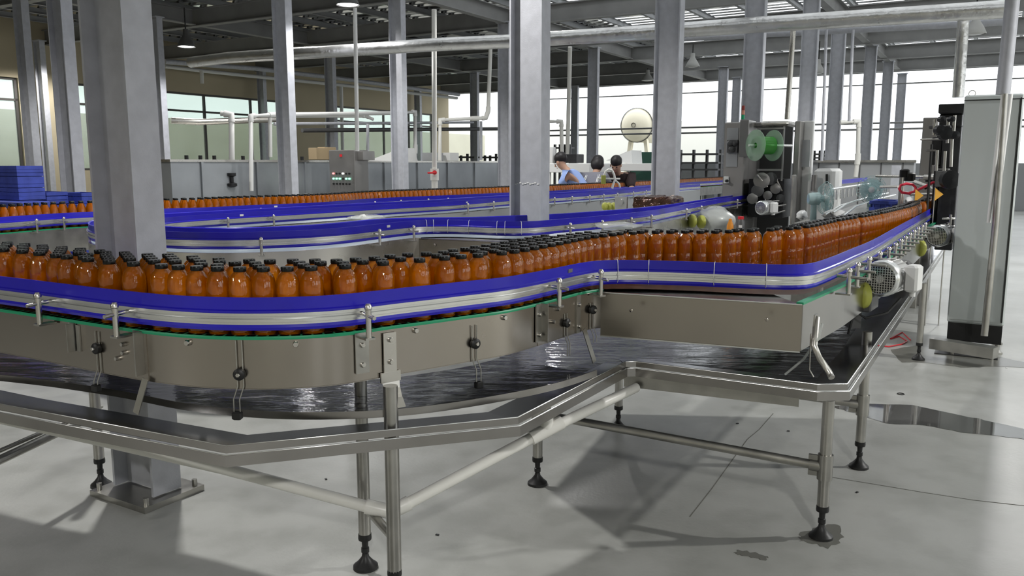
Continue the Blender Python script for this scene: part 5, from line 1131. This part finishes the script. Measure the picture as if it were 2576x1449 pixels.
def lean_pose(h, lean, armz=.82, turn=0.0):
    """standing, bent forward over the work; h scales the figure"""
    s, l = math.sin(lean), math.cos(lean); J = {}
    pel = Vector((0, -.05, .86 * h)); J['pel'] = pel; J['waist'] = pel + Vector((0, .18 * s, .18 * l)); J['chest'] = pel + Vector((0, .40 * s, .38 * l)); J['neck0'] = pel + Vector((0, .53 * s, .50 * l)); J['neck1'] = pel + Vector((0, .59 * s + .02, .56 * l)); J['head0'] = J['neck1'] + Vector((0, .07, .055)); J['head1'] = J['neck1'] + Vector((0, .075, .125)); J['head2'] = J['neck1'] + Vector((0, .06, .18))
    for sx, n_ in ((1, 'R'), (-1, 'L')):
        J['sh' + n_] = pel + Vector((sx * .19, .46 * s, .45 * l)); J['el' + n_] = J['sh' + n_] + Vector((sx * .06, .13, -.24)); J['wr' + n_] = J['el' + n_] + Vector((-sx * .08, .22, -.02)); J['pa' + n_] = J['wr' + n_] + Vector((-sx * .01, .07, -.015))
        J['hip' + n_] = pel + Vector((sx * .09, 0, -.06)); J['kn' + n_] = Vector((sx * .11, .04, .46 * h)); J['an' + n_] = Vector((sx * .11, -.03, .08)); J['to' + n_] = Vector((sx * .12, .09, .04))
    return {'J': J, 'face': (0, 1, -.35)}
SH1 = mat('blue_shirt', (.33, .45, .80), .8, bump=.3, bscale=9); SH2 = mat('grey_shirt', (.20, .20, .23), .8, bump=.3, bscale=9); SH3 = mat('dark_shirt', (.035, .022, .022), .8, bump=.3, bscale=9)
q = D(1470, 440, 12.9); person(Vector((q.x, q.y, 0)), math.radians(-68), lean_pose(.90, .62), SH1, 'person in a light blue short-sleeved shirt bending to the left behind the far bottles')
q = D(1484, 440, 13.0); person(Vector((q.x, q.y, 0)), math.radians(25), lean_pose(.84, .60), SH2, 'person in a grey top with white and red stripes, back to the camera', stripes=True, long_hair=True)
q = D(1566, 440, 13.6); person(Vector((q.x, q.y, 0)), math.radians(-158), lean_pose(.86, .66), SH3, 'person in a dark shirt bending forward between the striped worker and the green machine')
# ------------------------------------------------------------------ floor marks
def blob(name, pts, z, m_, label, cat, kind='stuff', ths=.0015):
    b = MB(); P = [G(x, y, 0) for x, y in pts]; rr = random.Random(len(pts)); Q = []
    for i in range(len(P)):
        a, c_ = P[i], P[(i + 1) % len(P)]
        for k in range(4): Q.append(a.lerp(c_, k / 4) + Vector((rr.uniform(-.008, .008), rr.uniform(-.008, .008), 0)))
    b.poly(Q, .0004, z); o = b.build(name, m_); tag(o, label, cat, kind=kind); return o
blob('water_puddle', [(2090, 1022), (2170, 1016), (2300, 1020), (2420, 1046), (2500, 1062), (2600, 1085), (2600, 1108), (2520, 1098), (2420, 1088), (2330, 1070), (2230, 1066), (2150, 1040)], .0016, PUDDLE, 'long thin puddle trailing to the right edge of the floor', 'puddle')
blob('water_puddle', [(2240, 880), (2310, 868), (2400, 880), (2520, 900), (2600, 915), (2600, 925), (2480, 922), (2420, 925), (2330, 912), (2270, 912)], .0014, WETC, 'wet patch on the floor at the foot of the grey cabinet', 'puddle')
blob('water_puddle', [(2010, 1345), (2045, 1330), (2075, 1322), (2110, 1320), (2120, 1340), (2115, 1360), (2085, 1378), (2050, 1368), (2015, 1362)], .0015, WETC, 'small dark wet patch round the foot of the right corner leg', 'puddle')
blob('water_puddle', [(1848, 1388), (1862, 1383), (1900, 1392), (1936, 1402), (1925, 1408), (1890, 1402), (1852, 1396)], .0015, WETC, 'short dark drip mark on the floor near the bottom edge', 'puddle')
o = thing('red_cable', G(2250, 860, 0), 'thin red cable loose on the floor under the right-hand line', 'cable'); b = MB(); b.tube([G(x, y, .006) for x, y in [(2200, 868), (2235, 872), (2268, 866), (2282, 858), (2262, 846), (2240, 852), (2270, 836), (2290, 855)]], .005, 6); b.build('strand', REDM, o)
b = MB(); p = G(2266, 992, 0); b.tube([p + Vector((.018 * math.cos(a * PI / 8), .018 * math.sin(a * PI / 8), .003)) for a in range(17)], .0025, 5); o = b.build('rubber_ring', BLACK); tag(o, 'tiny black ring lying on the floor beyond the right legs', 'ring')
b = MB()
for pts in ([(1945, 1040), (1910, 1080), (1880, 1105), (1840, 1160), (1790, 1230), (1735, 1300)], [(2090, 1200), (2200, 1218), (2320, 1238), (2450, 1258), (2576, 1272)]):
    P = [G(x, y, .0006) for x, y in pts]
    for i in range(len(P) - 1): b.bar(P[i], P[i + 1], .004, .001)
o = b.build('trim_90', mat('floor_joint', (.16, .16, .14), .9)); o['kind'] = 'structure'
for k, (x, y) in enumerate(((1983, 1084), (2156, 1238), (2532, 925), (820, 1205), (1100, 1345), (1855, 1065))):
    b = MB(); p = G(x, y, .002); b.box(p, (.012, .008, .003), k * .7); o = b.build('debris_bit', BLACK if k != 2 else WHITEP); tag(o, ['speck of dark debris on the floor left of the corner leg brace', 'speck of dark debris right of the corner leg clamp', 'scrap of white litter by the cabinet trough', 'speck of debris under the gutter point', 'speck of debris right of the near leg', 'speck of debris below the transfer box tray'][k], 'debris')
# ------------------------------------------------------------------ world
w = bpy.data.worlds.new('world'); sc.world = w; w.use_nodes = True; bg = w.node_tree.nodes['Background']; bg.inputs[0].default_value = (.93, .97, 1.0, 1); bg.inputs[1].default_value = WORLD
sc.view_settings.view_transform = 'Standard'; sc.view_settings.look = 'None'; sc.view_settings.exposure = EXPO; sc.view_settings.gamma = 1; sc.view_settings.use_curve_mapping = False
sc.cycles.max_bounces = 6; sc.cycles.diffuse_bounces = 3; sc.cycles.glossy_bounces = 3; sc.cycles.transparent_max_bounces = 8; sc.cycles.use_adaptive_sampling = True; sc.cycles.adaptive_threshold = .05; sc.cycles.transmission_bounces = 4
sc.cycles.caustics_reflective = False; sc.cycles.caustics_refractive = False; sc.cycles.sample_clamp_indirect = 4; sc.cycles.use_denoising = True
